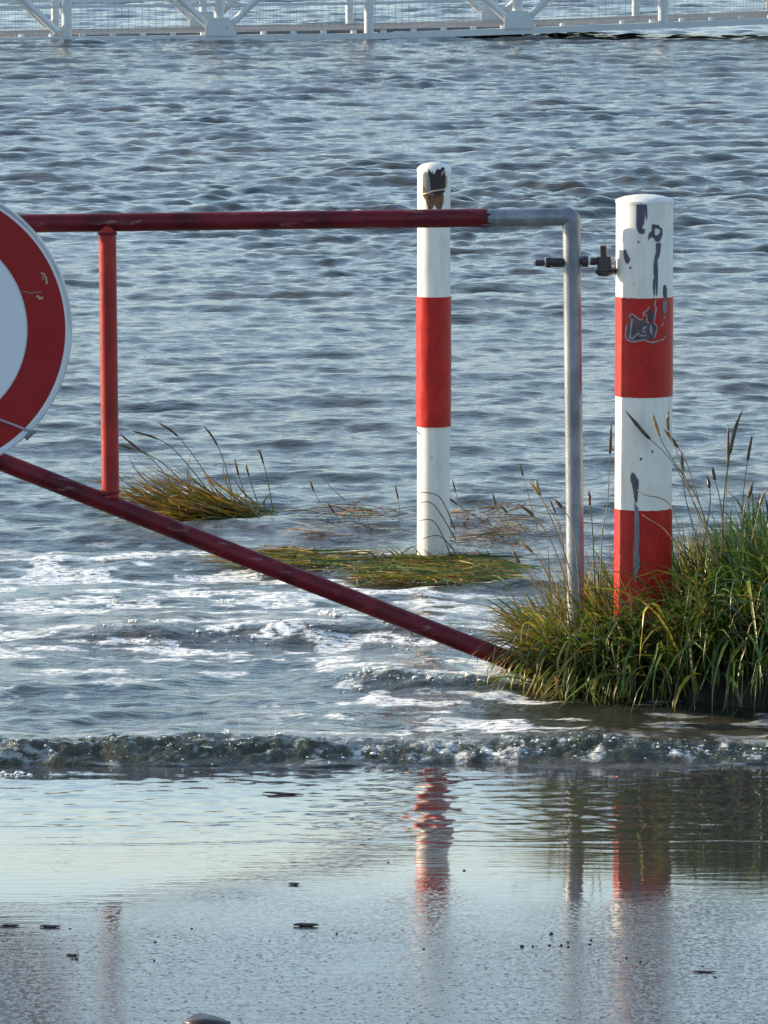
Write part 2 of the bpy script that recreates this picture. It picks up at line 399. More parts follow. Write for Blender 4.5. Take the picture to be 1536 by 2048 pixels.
def crest(yc, xa, xb, h, back, front, wob, seed, soft=0.15):
    """a small running wave: gentle back, steep front towards the shore"""
    c = yc + wob * (fbm(X * 1.6 + seed, X * 0 + seed, 4) - 0.5) * 2
    d = Y - c
    prof = np.where(d > 0, np.exp(-(d / back) ** 2), np.exp(-(d / front) ** 2))
    env = sstep(xa - soft, xa + soft, X) * sstep(xb + soft, xb - soft, X)
    hh = h * (0.25 + 1.5 * fbm(X * 3.2 + seed * 3, X * 0 + 5, 3))
    return hh * prof * env, d, env
c1, d1, e1 = crest(11.58, -3, 3, 0.025, 0.26, 0.060, 0.08, 2.0)
c2, d2, e2 = crest(13.25, -0.70, 0.30, 0.026, 0.40, 0.10, 0.10, 5.0, 0.3)
c3, d3, e3 = crest(12.55, -0.10, 0.22, 0.032, 0.22, 0.08, 0.06, 8.0)
c4, d4, e4 = crest(12.45, -1.2, -0.45, 0.018, 0.25, 0.10, 0.08, 11.0)
# broken, crumbling texture on the front of the running wave
churn = np.exp(-((d1 + 0.02) / 0.09) ** 2)
crumb = (fbm(X * 13 + 0.4 * np.sin(Y * 40), Y * 26, 4) - 0.5) * 0.026 + (fbm(X * 75, Y * 60, 2) - 0.5) * 0.016
churn2 = np.exp(-((d2 + 0.03) / 0.10) ** 2) * e2 * 0.18 + np.exp(-((d3 + 0.02) / 0.08) ** 2) * e3 * 0.4
Z = Wv + c1 + c2 + c3 + c4 + crumb * np.clip(churn + churn2, 0, 1)
Z += (fbm(X * 14, Y * 9, 3) - 0.5) * 0.010 * sstep(14.8, 12.5, Y) * sstep(11.5, 11.7, Y)
edge = 11.47 + 0.085 * (fbm(X * 2.6 + 1, X * 0, 4) - 0.5) * 2 + 0.012 * (fbm(X * 22, X * 0 + 3, 2) - 0.5)
Z = Z - 0.11 * sstep(0.0, -0.06, Y - edge) - 0.0 * Z
Z = np.where(Y < edge - 0.06, -0.12, Z)
# foam streaks, their white also painted in for sun glints on the water
streak = fbm(X * 9.0 + 2, Y * 15.0, 5)
zone = np.clip(0.9 * np.exp(-((Y - 14.1) / 0.65) ** 2) * sstep(0.40, 0.05, X) + 0.9 * np.exp(-((Y - 12.05) / 0.28) ** 2) * sstep(-0.25, 0.05, X) * sstep(0.5, 0.2, X)
               + 0.42 * np.exp(-((Y - 12.9) / 0.5) ** 2) + 0.2 * sstep(17, 12, Y), 0, 1)
foam = sstep(0.605, 0.65, streak + 0.15 * zone - 0.04 + 1.2 * np.clip(Wv, -0.03, 0.03)) * np.minimum(1, zone * 1.8)
foam = np.maximum(foam, 0.9 * churn * sstep(0.70, 0.73, fbm(X * 42, Y * 26, 3)) * sstep(-0.6, 0.0, X))
foam = np.maximum(foam, 0.9 * np.exp(-((d2 - 0.02) / 0.06) ** 2) * e2 * sstep(0.60, 0.64, fbm(X * 11, Y * 12, 3)))
foam = np.maximum(foam, 0.9 * np.exp(-((d3 - 0.02) / 0.05) ** 2) * e3 * sstep(0.60, 0.64, fbm(X * 14 + 5, Y * 14, 3)))
foam = foam * (Y > edge)
water = grid_mesh('water', xs, ys, X, Y, Z, M['water'], {'foam': foam, 'churn': np.clip(churn * 0.9 + churn2, 0, 1)})
tag(water, kind='structure')
# height look-up for floating things
def water_z(x, y):
    i = int(np.clip(np.searchsorted(ys, y), 0, len(ys) - 1)); j = int(np.clip(np.searchsorted(xs, x), 0, len(xs) - 1))
    return float(Z[i, j])
def asph_z(x, y): return float(ramp_z(y))
CREST1 = (11.58 + 0.08 * (fbm(xs * 1.6 + 2.0, xs * 0 + 2.0, 4) - 0.5) * 2)

# ------------------------------------------------------------------ the hinge bollard (thick round tube)
D1 = 12.5
bx = P(1288, 900, D1).x
R1 = 0.0575
CY1 = 0.022                                                    # its axis stands this far behind the gate plane
root = empty('bollard', (bx, D1 + CY1, -0.35))
tag(root, 'thick red and white bollard with peeling paint, rising from the grass', 'bollard')
zz = lambda py: P(1288, py, D1 + CY1 - R1).z + 0.35
def lathe(prof, n=40, jit=0.0, rng=random):
    mb = MB(); m = len(prof); vs = []
    for r, z in prof: vs += [(r * math.cos(2 * math.pi * k / n), r * math.sin(2 * math.pi * k / n), z + rng.uniform(-jit, jit)) for k in range(n)]
    fs = [(i * n + k, i * n + (k + 1) % n, (i + 1) * n + (k + 1) % n, (i + 1) * n + k) for i in range(m - 1) for k in range(n)]
    fs += [tuple(range(n))[::-1], tuple((m - 1) * n + k for k in range(n))]
    mb.add(vs, fs); return mb
o = lathe([(R1, 0), (R1, zz(406))], 64).build('post', M['white_paint'], root); shade_auto(o)
zt = zz(404)
o = lathe([(R1 + 0.001, zt - 0.005), (R1 + 0.001, zt), (R1 - 0.004, zt + 0.0035), (R1 * 0.72, zt + 0.0075), (R1 * 0.4, zt + 0.0105), (0.001, zt + 0.012)], 64).build('cap', M['white_paint'], root); shade_auto(o, 50)
for a0, a1 in ((796, 597), (1330, 1022)):
    n = 72; rows = 20; vs = []
    for i in range(rows):
        z = zz(a0) + (zz(a1) - zz(a0)) * i / (rows - 1)
        for k in range(n):
            a = 2 * math.pi * k / n
            w = mnoise.noise(Vector((math.cos(a) * 2, math.sin(a) * 2, z * 16 + a0))) * 0.0004
            vs.append(((R1 + 0.0010 + w) * math.cos(a), (R1 + 0.0010 + w) * math.sin(a), z + (random.uniform(-0.0006, 0.0006) if i in (0, rows - 1) else 0)))
    fs = [(i * n + k, i * n + (k + 1) % n, (i + 1) * n + (k + 1) % n, (i + 1) * n + k) for i in range(rows - 1) for k in range(n)]
    fs += [tuple(range(n))[::-1], tuple((rows - 1) * n + k for k in range(n))]
    o = mesh_obj('red_band', vs, fs, M['red_foil'], root); shade_auto(o, 50)
def cyl(px, py, off):
    """point on the bollard's skin seen at this photo pixel, lifted by off"""
    r = R1 + off; x = max(-0.985 * r, min(0.985 * r, (px - 1288.0) * 0.001)); return (x, -math.sqrt(r * r - x * x), zz(py))
def flat_patch(name, prof, mat, off=0.0009, parent=root):
    """prof: list of (px, top py, bottom py); a ragged thin sheet on the skin of the post"""
    xs_ = [p[0] for p in prof]; cols_ = np.linspace(xs_[0], xs_[-1], (len(prof) - 1) * 3 + 1)
    prof = [(c, np.interp(c, xs_, [p[1] for p in prof]) + random.uniform(-1.1, 1.1), np.interp(c, xs_, [p[2] for p in prof]) + random.uniform(-1.3, 1.3)) for c in cols_]
    prof = [(c, min(t, b_ - 0.4), max(b_, t + 0.4)) for c, t, b_ in prof]
    mb = MB(); n = len(prof); vs = []
    for px, t, b_ in prof:
        vs += [cyl(px, t, off), cyl(px, b_, off), cyl(px, t, off - 0.0006), cyl(px, b_, off - 0.0006)]
    fs = []
    for k in range(n - 1):
        a = 4 * k; c = a + 4
        fs += [(a, a + 1, c + 1, c), (a, c, c + 2, a + 2), (a + 1, a + 3, c + 3, c + 1)]
    fs += [(0, 2, 3, 1), (4 * n - 4, 4 * n - 3, 4 * n - 1, 4 * n - 2)]
    mb.add(vs, fs); return mb.build(name, mat, parent)
CH = M['chip_dark']
chips = [
    [(1269, 409, 452), (1272, 409, 464), (1276, 408, 467), (1281, 408, 455), (1285, 408, 445), (1287, 409, 412)],
    [(1274, 455, 466), (1279, 456, 468), (1284, 459, 467), (1286, 457, 465)],
    [(1287, 408, 432), (1290, 408, 440), (1291, 425, 436)],
    [(1293, 472, 480), (1296, 464, 477), (1300, 462, 474)],
    [(1300, 450, 474), (1303, 448, 476), (1306, 450, 478)],
    [(1306, 470, 482), (1312, 471, 484), (1316, 466, 484), (1319, 458, 478), (1322, 459, 470)],
    [(1304, 449, 456), (1312, 450, 457), (1320, 456, 462)],
    [(1309, 487, 500), (1312, 486, 520), (1316, 487, 512), (1319, 487, 494)],
    [(1304, 530, 545), (1307, 510, 560), (1310, 505, 592), (1312, 520, 590), (1313, 540, 560)],
    [(1303, 562, 575), (1305, 556, 594), (1307, 560, 590)],
    [(1324, 574, 590), (1327, 570, 603), (1330, 572, 612), (1332, 580, 600)],
    [(1323, 603, 625), (1326, 604, 630), (1330, 600, 628), (1332, 605, 612)],
    [(1244, 501, 512), (1248, 500, 526), (1253, 512, 528), (1257, 518, 524)],
    [(1255, 535, 537), (1258, 534, 538), (1260, 535, 537)],
    [(1272, 482, 486), (1275, 481, 487)],
    [(1260, 950, 962), (1263, 946, 968), (1268, 947, 1000), (1273, 957, 1008), (1276, 960, 975)],
    [(1268, 1000, 1080), (1271, 1012, 1110), (1275, 1015, 1120), (1278, 1040, 1080)],
    [(1266, 1080, 1150), (1271, 1110, 1170), (1276, 1100, 1140), (1279, 1120, 1135)],
    [(1278, 916, 920), (1281, 914, 921), (1283, 916, 919)],
    [(1302, 901, 905), (1305, 901, 906)],
]
for i, c in enumerate(chips):
    flat_patch('paint_chip', c, M['tag_mid'] if i in (11, 16, 17) else CH, off=0.0019 if i in (11, 16, 17) else 0.0010)
# the sprayed tag on the upper red band
G = lambda x, y: (1220 + x / 10.97, 580 + y / 10.97)
def strokes(name, lines, w, mat, off):
    mb = MB()
    for ln in lines:
        pts = []
        for i in range(len(ln) - 1):
            for k in range(4): pts.append(Vector(G(*(ln[i][q] * (1 - k / 4) + ln[i + 1][q] * k / 4 for q in (0, 1)))))
        pts.append(Vector(G(*ln[-1]))); L = []
        for i, p in enumerate(pts):
            t = (pts[min(i + 1, len(pts) - 1)] - pts[max(i - 1, 0)]).normalized()
            nrm = Vector((-t.y, t.x)) * (w * 1000 / 2) * random.uniform(0.6, 1.3)
            L += [cyl(p.x + nrm.x, p.y + nrm.y, off), cyl(p.x - nrm.x, p.y - nrm.y, off)]
        mb.add(L, [(2 * k, 2 * k + 1, 2 * k + 3, 2 * k + 2) for k in range(len(pts) - 1)])
    return mb.build(name, mat, root)
def fills(name, polys, mat, off):
    """scan-line fill so that the paint follows the round skin"""
    mb = MB()
    for pl in polys:
        q = [G(*p) for p in pl]; x0 = min(p[0] for p in q); x1 = max(p[0] for p in q); m = max(3, int((x1 - x0) / 1.2))
        def spans(x):
            ys_ = []
            for i in range(len(q)):
                a, b_ = q[i], q[(i + 1) % len(q)]
                if (a[0] <= x) != (b_[0] <= x): ys_.append(a[1] + (b_[1] - a[1]) * (x - a[0]) / (b_[0] - a[0]))
            return sorted(ys_)
        prev = None
        for i in range(m + 1):
            x = x0 + 0.02 + (x1 - x0 - 0.04) * i / m; sp = spans(x)
            cur = (x, sp[0] + random.uniform(-0.3, 0.3), sp[-1] + random.uniform(-0.3, 0.3)) if len(sp) > 1 else None
            if prev and cur: mb.add([cyl(prev[0], prev[1], off), cyl(prev[0], prev[2], off), cyl(cur[0], cur[2], off), cyl(cur[0], cur[1], off)], [(0, 1, 2, 3)])
            prev = cur
    return mb.build(name, mat, root)
fills('graffiti_fill', [[(420, 560), (520, 590), (640, 660), (760, 640), (820, 720), (960, 740), (1000, 820), (980, 940), (930, 1060), (780, 1110), (600, 1110), (420, 1110), (345, 1060), (370, 800)]], M['tag_fill'], 0.0014)
fills('graffiti_dark', [[(480, 780), (530, 820), (530, 960), (450, 1010)], [(810, 450), (910, 400), (910, 680), (840, 700), (800, 620)], [(790, 760), (830, 780), (850, 960), (800, 970)],
      [(910, 780), (970, 790), (960, 900), (920, 950)], [(440, 570), (500, 560), (510, 610), (450, 610)], [(490, 1090), (560, 1000), (650, 1080)], [(850, 1000), (930, 1000), (900, 1090), (850, 1080)], [(375, 780), (400, 760), (390, 1060), (365, 1040)]], M['tag_dark'], 0.0016)  # dark sprayed fills inside the tag
strokes('graffiti_outline', [[(460, 640), (430, 850), (410, 1040), (470, 1075), (520, 1020), (590, 950)],
      [(400, 600), (410, 550), (460, 530), (540, 590), (630, 650), (690, 640)], [(690, 590), (720, 490), (790, 440), (825, 370)], [(690, 480), (770, 560), (780, 690), (830, 740)],
      [(345, 780), (325, 900), (320, 1060), (400, 1125), (500, 1140), (640, 1110), (740, 1090), (800, 1130), (900, 1150), (1050, 1120), (1150, 1090), (1235, 1010)],
      [(970, 210), (950, 330), (985, 400), (950, 600), (940, 730), (1005, 800), (995, 900), (950, 1040)], [(710, 850), (780, 795), (700, 830), (700, 900), (760, 930)], [(860, 770), (850, 880), (880, 960), (900, 880), (870, 770)], [(590, 950), (650, 1000), (780, 1000)]],
      0.0026, M['tag_grey'], 0.0018)
strokes('scratch', [[(1180, 580), (1160, 640)], [(1150, 720), (1110, 800)], [(1215, 460), (1200, 530)]], 0.0022, M['tag_grey'], 0.0012)

# ------------------------------------------------------------------ the round bollard farther out
D2 = 14.5
rx = P(867.5, 900, D2).x; R2 = 0.0385
root2 = empty('bollard', (rx, D2 + R2, -0.4))
tag(root2, 'slim round white bollard with one red band, standing in the water', 'bollard')
z2 = lambda py: P(867, py, D2).z + 0.4
o = lathe([(R2, 0), (R2, z2(342))]).build('post', M['white_paint'], root2); shade_auto(o)
zt = z2(342)
o = lathe([(R2 + 0.0008, zt - 0.004), (R2 + 0.0008, zt + 0.004), (R2 - 0.004, zt + 0.009), (R2 * 0.7, zt + 0.014), (R2 * 0.35, zt + 0.017), (0.001, zt + 0.018)]).build('cap', M['white_paint'], root2); shade_auto(o, 50)
# wrinkled red foil sleeve
n = 48; rows = 26; vs = []; fs = []
for i in range(rows):
    z = z2(855) + (z2(595) - z2(855)) * i / (rows - 1)
    for k in range(n):
        a = 2 * math.pi * k / n
        w = mnoise.noise(Vector((math.cos(a) * 2, math.sin(a) * 2, z * 22))) * 0.0011 + mnoise.noise(Vector((math.cos(a) * 5, math.sin(a) * 5, z * 45 + 9))) * 0.0006
        r = R2 + 0.0026 + (w if 0 < i < rows - 1 else 0)
        vs.append((r * math.cos(a), r * math.sin(a), z))
fs = [(i * n + k, i * n + (k + 1) % n, (i + 1) * n + (k + 1) % n, (i + 1) * n + k) for i in range(rows - 1) for k in range(n)]
fs += [tuple(range(n))[::-1], tuple((rows - 1) * n + k for k in range(n))]
o = mesh_obj('red_band', vs, fs, M['red_foil'], root2); shade_auto(o, 50)
def round_patch(name, prof, mat, off=0.0008, sub=5):
    """patch following the round post; prof = (px, top py, bottom py)"""
    xs_ = [p[0] for p in prof]; mb = MB(); vs = []
    cols = np.linspace(xs_[0], xs_[-1], (len(prof) - 1) * sub + 1)
    for px in cols:
        t = np.interp(px, xs_, [p[1] for p in prof]) + random.uniform(-0.8, 0.8); b_ = np.interp(px, xs_, [p[2] for p in prof]) + random.uniform(-0.8, 0.8)
        x = (px - 867.5) * 0.00116; r = R2 + off
        x = max(-r * 0.985, min(r * 0.985, x)); y = -math.sqrt(r * r - x * x)
        k = (r + 0.0005) / r
        for q in (t, b_): vs.append((x * k, y * k, z2(q)))
        for q in (t, b_): vs.append((x, y, z2(q)))
    n = len(cols); fs = []
    for k in range(n - 1):
        a = 4 * k; c = a + 4
        fs += [(a, a + 1, c + 1, c), (a, c, c + 2, a + 2), (a + 1, a + 3, c + 3, c + 1)]
    mb.add(vs, fs); return mb.build(name, mat, root2)
round_patch('rust_hole_patch', [(845, 350, 376), (850, 344, 386), (854, 347, 389), (857, 338, 390), (860, 344, 391), (866, 343, 388)], M['tag_mid'], 0.0007)
round_patch('rust_hole_patch', [(857, 342, 352), (859, 341, 356), (862, 346, 384), (868, 349, 390), (874, 337, 391), (880, 340, 392), (884, 334, 389), (889, 336, 384), (890, 352, 372)], M['rust_hole_shade'], 0.0012)  # dark patch painted for the shaded hole, with rust about it
round_patch('rust_hole_patch', [(882, 346, 352), (885, 342, 349), (889, 338, 343)], M['tag_grey'], 0.0020)
round_patch('rust_hole_patch', [(851, 392, 400), (856, 390, 420), (862, 390, 424), (868, 390, 408), (874, 392, 418), (882, 388, 420), (887, 390, 402)], M['rust'], 0.0007)
round_patch('rust_hole_patch', [(845, 372, 392), (850, 382, 400), (858, 388, 396)], M['rust'], 0.0016)
# the socket hole: a raised dark plug painted as its shaded inside
mb = MB(); cx = (873 - 867.5) * 0.00116; czz = z2(356)
mb.tube([(cx, -R2 * 0.985 - 0.0030, czz), (cx, -R2 * 0.6, czz)], 0.011, 18)
mb.build('socket', M['rust_hole_shade'], root2)
def rp(px, py, off=0.0035):
    x = (px - 867.5) * 0.00116; r = R2 + off
    return (x, -math.sqrt(max(r * r - x * x, 1e-6)), z2(py))
mb = MB(); mb.tube([rp(845, 389), rp(855, 387), rp(866, 382), rp(878, 380, 0.005), (rp(888, 379)), rp(892, 374), rp(893, 362), rp(892, 352)], 0.0020, 8)
mb.build('wire_loop', M['straw_wire'], root2, smooth=True)
round_patch('paint_chip', [(834, 863, 866), (837, 866, 870), (841, 869, 870)], M['chip_dark'], 0.0006)

# ------------------------------------------------------------------ the barrier gate
gate = empty('barrier_gate', (P(1146, 1365, D1).x, D1, 0.0))
tag(gate, 'red tubular barrier gate with slanting lower bar and galvanised hinge end', 'gate')
G0 = Vector(gate.location)
def gp(px, py, dy=0.0): return P(px, py, D1) + Vector((0, dy, 0)) - G0
RT = 0.0185
def bar(name, p0, p1, mat, r=RT, n=20, seg=1):
    mb = MB(); a, b_ = Vector(p0), Vector(p1)
    mb.tube([a.lerp(b_, k / seg) for k in range(seg + 1)], r, n)
    o = mb.build(name, mat, gate); shade_auto(o); return o
o = bar('top_rail', gp(-1500, 466), gp(972, 435.6), M['red_rail'], RT, 40, 60)
nn_ = len(o.data.vertices)
for v in o.data.vertices:
    if v.index >= nn_ - 40: v.co.x += random.uniform(-0.018, 0.014)
    elif v.index >= nn_ - 80: v.co.x -= 0.01
bar('top_rail', gp(900, 436.6), gp(1128, 433.5), M['galv'], RT - 0.0006)
mb = MB(); mb.tube([gp(1126, 433.6), gp(1136, 433.6), gp(1141.5, 437), gp(1143.0, 445), gp(1143.4, 456)], RT + 0.0010, 20)
o = mb.build('corner_elbow', M['galv'], gate); shade_auto(o, 35)
bar('hinge_tube', gp(1143.4, 455), gp(1153, 1378), M['galv'], 0.0178)
bar('lower_bar', gp(-1500, 352), gp(-40, 905), M['red_rail'], RT)          # continues past the sign
bar('upright', gp(214.5, 450), gp(221, 995), M['red_bar'], RT - 0.0008)
# the slanting bar
mb_dir = None
bar('slanting_bar', gp(-45, 905), gp(1140, 1368), M['red_rail'], RT + 0.0004)
# weld beads where the tubes meet
def ring(name, c, axis_, R, r, mat, n=18):
    mb = MB(); ax = Vector(axis_).normalized(); a = Vector((0, 1, 0)); u = ax.cross(a).normalized(); w = ax.cross(u)
    pts = [Vector(c) + (u * math.cos(2 * math.pi * k / n) + w * math.sin(2 * math.pi * k / n)) * R * random.uniform(0.97, 1.05) for k in range(n + 1)]
    mb.tube(pts, r, 6, cap=False); return mb.build(name, mat, gate, smooth=True)
up_dir = gp(221, 995) - gp(214.5, 450)
ring('weld_bead', gp(214.8, 467), up_dir, RT - 0.001, 0.0032, M['red_rail'])
ring('weld_bead', gp(220.6, 985), up_dir + Vector((0.05, 0, 0.12)), RT - 0.001, 0.0032, M['red_rail'])
# hinge hardware: bolt through the tube, nuts, eye on a pin, bracket on the post
HN = empty('gate_hinge', (P(1146, 525, D1).x, D1, P(1146, 525, D1).z))
tag(HN, 'dark rusty bolt hinge joining the galvanised gate tube to the square bollard', 'hinge')
HZ = Vector(HN.location)
hp = lambda px, py, dy=0.0: P(px, py, D1) + Vector((0, dy, 0)) - HZ
def hbar(name, p0, p1, r, mat=M['iron'], n=16):
    mb = MB(); mb.tube([p0, p1], r, n); o = mb.build(name, mat, HN); shade_auto(o); return o
hbar('bolt', hp(1071, 526), hp(1208, 522), 0.0060)
hbar('bolt_tip', hp(1066, 525.5), hp(1071.5, 525.5), 0.0045, M['bright_steel'])
hbar('nut', hp(1092, 525), hp(1103, 525), 0.0115, n=6)
hbar('nut', hp(1104, 525), hp(1126, 525), 0.0105, n=6)
hbar('washer', hp(1089.5, 525), hp(1092, 525), 0.0095, M['bright_steel'])
hbar('nut', hp(1163, 523), hp(1176, 523), 0.0125, n=6)
hbar('washer', hp(1176, 522), hp(1181, 522), 0.0075, M['bright_steel'])
hbar('nut', hp(1181, 523), hp(1192, 523), 0.0085, n=6)
hbar('eye', hp(1208, 513), hp(1209, 541), 0.0150, n=22)
hbar('pin', hp(1207, 491), hp(1209, 552), 0.0070)
mb = MB(); mb.tube([hp(1192, 539), hp(1200, 545), hp(1212, 546), hp(1236, 540, 0.02)], [0.0055, 0.0075, 0.0075, 0.006], 12)
o = mb.build('bracket', M['iron'], HN); shade_auto(o)
mb = MB(); mb.box(hp(1234, 537, 0.03), 0.006, 0.03, 0.030); mb.build('bracket_plate', M['rust'], HN)

# ------------------------------------------------------------------ the round traffic sign
SY = D1 - 0.045
sc_ = P(-152, 658, SY)
sign = empty('traffic_sign', sc_)
tag(sign, 'large round sign, white centre with broad red ring, fixed to the gate at the left', 'traffic sign')
def disc(r0, r1, y, n=128, thick=0.0):
    mb = MB(); vs = []; fs = []
    for k in range(n):
        a = 2 * math.pi * k / n; c, s = math.cos(a), math.sin(a)
        vs += [(r0 * c, y, r0 * s), (r1 * c, y, r1 * s)]
    for k in range(n):
        a = 2 * k; b_ = 2 * ((k + 1) % n); fs.append((a, a + 1, b_ + 1, b_))
    mb.add(vs, fs); return mb
RS = 0.296
mb = MB(); n = 160; vs = []
prof = [(0.001, 0.004), (RS - 0.004, 0.004), (RS, 0.012), (RS, -0.003), (RS - 0.003, -0.0045), (RS - 0.006, -0.0030), (RS - 0.009, 0.0), (0.001, 0.0)]
for r, y in prof: vs += [(r * math.cos(2 * math.pi * k / n), y, r * math.sin(2 * math.pi * k / n)) for k in range(n)]
fs = [(i * n + k, i * n + (k + 1) % n, (i + 1) * n + (k + 1) % n, (i + 1) * n + k) for i in range(len(prof) - 1) for k in range(n)]
o = mesh_obj('plate', vs, fs, M['alu'], sign); shade_auto(o, 30)
disc(0.207, RS - 0.0135, -0.0008).build('red_ring', M['sign_red'], sign)
disc(0.2040, 0.2068, -0.0009).build('ring_edge', M['alu'], sign)
disc(0.0005, 0.2042, -0.0007).build('white_field', M['sign_white'], sign)
disc(RS - 0.0132, RS - 0.0075, -0.0007).build('white_border', M['sign_white'], sign)
for pts, w in (([(82, 546), (88, 548), (93, 558), (94, 568)], 0.004), ([(74, 591), (80, 597), (86, 595)], 0.005), ([(46, 582), (60, 586), (72, 585), (84, 583)], 0.0012), ([(85, 552), (86, 560)], 0.002)):
    mb = MB(); L = []
    q = [P(a, b_, SY) - sc_ for a, b_ in pts]
    for i, p in enumerate(q):
        t = (q[min(i + 1, len(q) - 1)] - q[max(i - 1, 0)]).normalized(); nn = Vector((-t.z, 0, t.x)) * w / 2
        L += [(p.x + nn.x, -0.0014, p.z + nn.z), (p.x - nn.x, -0.0014, p.z - nn.z)]
    mb.add(L, [(2 * k, 2 * k + 1, 2 * k + 3, 2 * k + 2) for k in range(len(q) - 1)])
    mb.build('scratch', M['straw_wire'] if w > 0.0015 else M['tag_grey'], sign)
# a tie wrapped round the lower rim
mb = MB(); q = [P(a, b_, SY) - sc_ + Vector((0, -0.005, 0)) for a, b_ in ((-60, 822), (0, 839), (30, 850), (58, 861), (70, 862))]
mb.tube(q + [q[-1] + Vector((0.003, 0.018, 0))], 0.0024, 8); mb.build('tie', M['tag_grey'], sign, smooth=True)
mb = MB(); q = [P(a, b_, SY) - sc_ + Vector((0, -0.006, 0)) for a, b_ in ((52, 878), (62, 866), (72, 862))]
mb.tube(q, [0.004, 0.005, 0.003], 8); mb.build('tie_end', M['tag_mid'], sign, smooth=True)
# bracket clamps behind the plate
for py in (447, 880):
    mb = MB(); c = P(-152, py, SY) - sc_; mb.box((c.x, 0.022, c.z), 0.05, 0.034, 0.05); mb.build('clamp', M['galv'], sign)

# ------------------------------------------------------------------ the gangway far out on the water
gw = empty('gangway', (0, 45.45, 0))
tag(gw, 'white steel truss gangway with wire mesh railing crossing low over the water', 'gangway')
ax = Vector((1, 0.12, 0)).normalized(); cr = Vector((-0.12, 1, 0)).normalized()
PX = 0.00364
def zb(s): return 0.004 + (0.034 * s if s > 0 else 0.007 * s)
def gl(s, d, z): return ax * s + cr * d + Vector((0, 0, zb(s) + z))
def beam(name, p0, p1, w, h, mat=M['truss']):
    p0, p1 = Vector(p0), Vector(p1); t = p1 - p0; L = t.length; t.normalize()
    side = Vector((0, 0, 1)).cross(t)
    if side.length < 0.2: side = ax.copy()
    side.normalize(); up = t.cross(side)
    mb = MB(); vs = [p0 + t * (L * i) + side * (w / 2 * j) + up * (h / 2 * k) for i in (0, 1) for j in (-1, 1) for k in (-1, 1)]
    mb.add(vs, [(0, 1, 3, 2), (4, 6, 7, 5), (0, 4, 5, 1), (2, 3, 7, 6), (0, 2, 6, 4), (1, 5, 7, 3)])
    return mb.build(name, mat, gw)
def pipe(name, p0, p1, r):
    mb = MB(); mb.tube([p0, p1], r, 14); o = mb.build(name, M['truss'], gw); shade_auto(o); return o
WD = 1.25; TH = 1.12
nodes = [(px - 768) * PX for px in (-1065, -765, -465, -165, 135, 438, 738, 1037, 1331, 1631, 1931, 2231)]
for d in (0.0, WD):
    off = -0.0
    for k in range(len(nodes) - 1):
        s0, s1 = nodes[k] + off, nodes[k + 1] + off
        beam('lower_chord', gl(s0 + (0.001 if k else 0), d, 0.022), gl(s1, d, 0.022), 0.075, 0.046)
        beam('upper_chord', gl(s0 + (0.001 if k else 0), d, TH), gl(s1, d, TH), 0.065, 0.065)
        beam('rail', gl(s0 + 0.04, d + 0.002, 0.26), gl(s1 - 0.04, d + 0.002, 0.26), 0.022, 0.022)
        # wire mesh infill
        mb = MB()
        for q in np.arange(s0 + 0.05, s1 - 0.02, 0.05):
            mb.box(gl(q, d + 0.045, 0.33), 0.0016, 0.0016, 0.56)
        for zq in np.arange(0.06, 0.62, 0.05):
            a, b_ = gl(s0 + 0.04, d + 0.049, zq), gl(s1 - 0.04, d + 0.049, zq)
            mid = (a + b_) / 2; Mx = Matrix.Rotation(math.atan2((b_ - a).y, (b_ - a).x), 3, 'Z') @ Matrix.Rotation(-math.atan2((b_ - a).z, (b_ - a).xy.length), 3, 'Y')
            mb.box(mid, (b_ - a).length, 0.0016, 0.0016, Mx)
        o = mb.build('wire_mesh', M['wire'], gw); tag(o, kind='stuff')
    for k, s in enumerate(nodes):
        s = s + off
        pipe('truss_post', gl(s, d, 0.046), gl(s, d, TH - 0.033), 0.037 if d == 0 else 0.030)
        big = k in (5, 7, 9, 3, 1)
        if big:
            mb = MB(); c = gl(s, d - 0.036, 0.10)
            pr = [(-0.105, -0.06), (0.105, -0.06), (0.105, 0.01), (0.065, 0.07), (-0.065, 0.07), (-0.105, 0.01)]
            vs = [c + ax * u + Vector((0, 0, v)) - cr * t for t in (0.0, 0.012) for u, v in pr]
            mb.add(vs, [tuple(range(6)), tuple(range(11, 5, -1))] + [(i, (i + 1) % 6, 6 + (i + 1) % 6, 6 + i) for i in range(6)])
            mb.build('gusset_plate', M['truss'], gw)
            for sg in (-1, 1):
                if 0 <= k + sg < len(nodes):
                    e = nodes[k + sg] + off
                    pipe('diagonal', gl(s + sg * 0.06, d, 0.09), gl(e - sg * 0.04, d, TH - 0.05), 0.026)
    # far-left bay: a single diagonal coming down to the joint
    s = nodes[4] + off
    pipe('diagonal', gl(s - 0.06, d + 0.003, 0.07), gl(nodes[3] + 0.05, d + 0.003, TH - 0.09), 0.026)
# deck: cross beams with bolt heads and boards
sx = nodes[0]
while sx < nodes[-1]:
    beam('cross_beam', gl(sx, 0.04, 0.012), gl(sx, WD - 0.04, 0.012), 0.045, 0.03, M['truss'])
    mb = MB(); mb.tube([gl(sx + 0.1, 0.0, 0.045), gl(sx + 0.1, 0.0, 0.066)], 0.022, 8); mb.build('bolt_head', M['truss'], gw)
    sx += 0.219
for k in range(6):
    d = 0.14 + k * 0.195
    for i in range(3):
        sa = nodes[0] + (nodes[-1] - nodes[0]) * i / 3; sb = nodes[0] + (nodes[-1] - nodes[0]) * (i + 1) / 3
        beam('deck_board', gl(sa, d, 0.038), gl(sb - 0.01, d, 0.038), 0.18, 0.02, M['deck'])

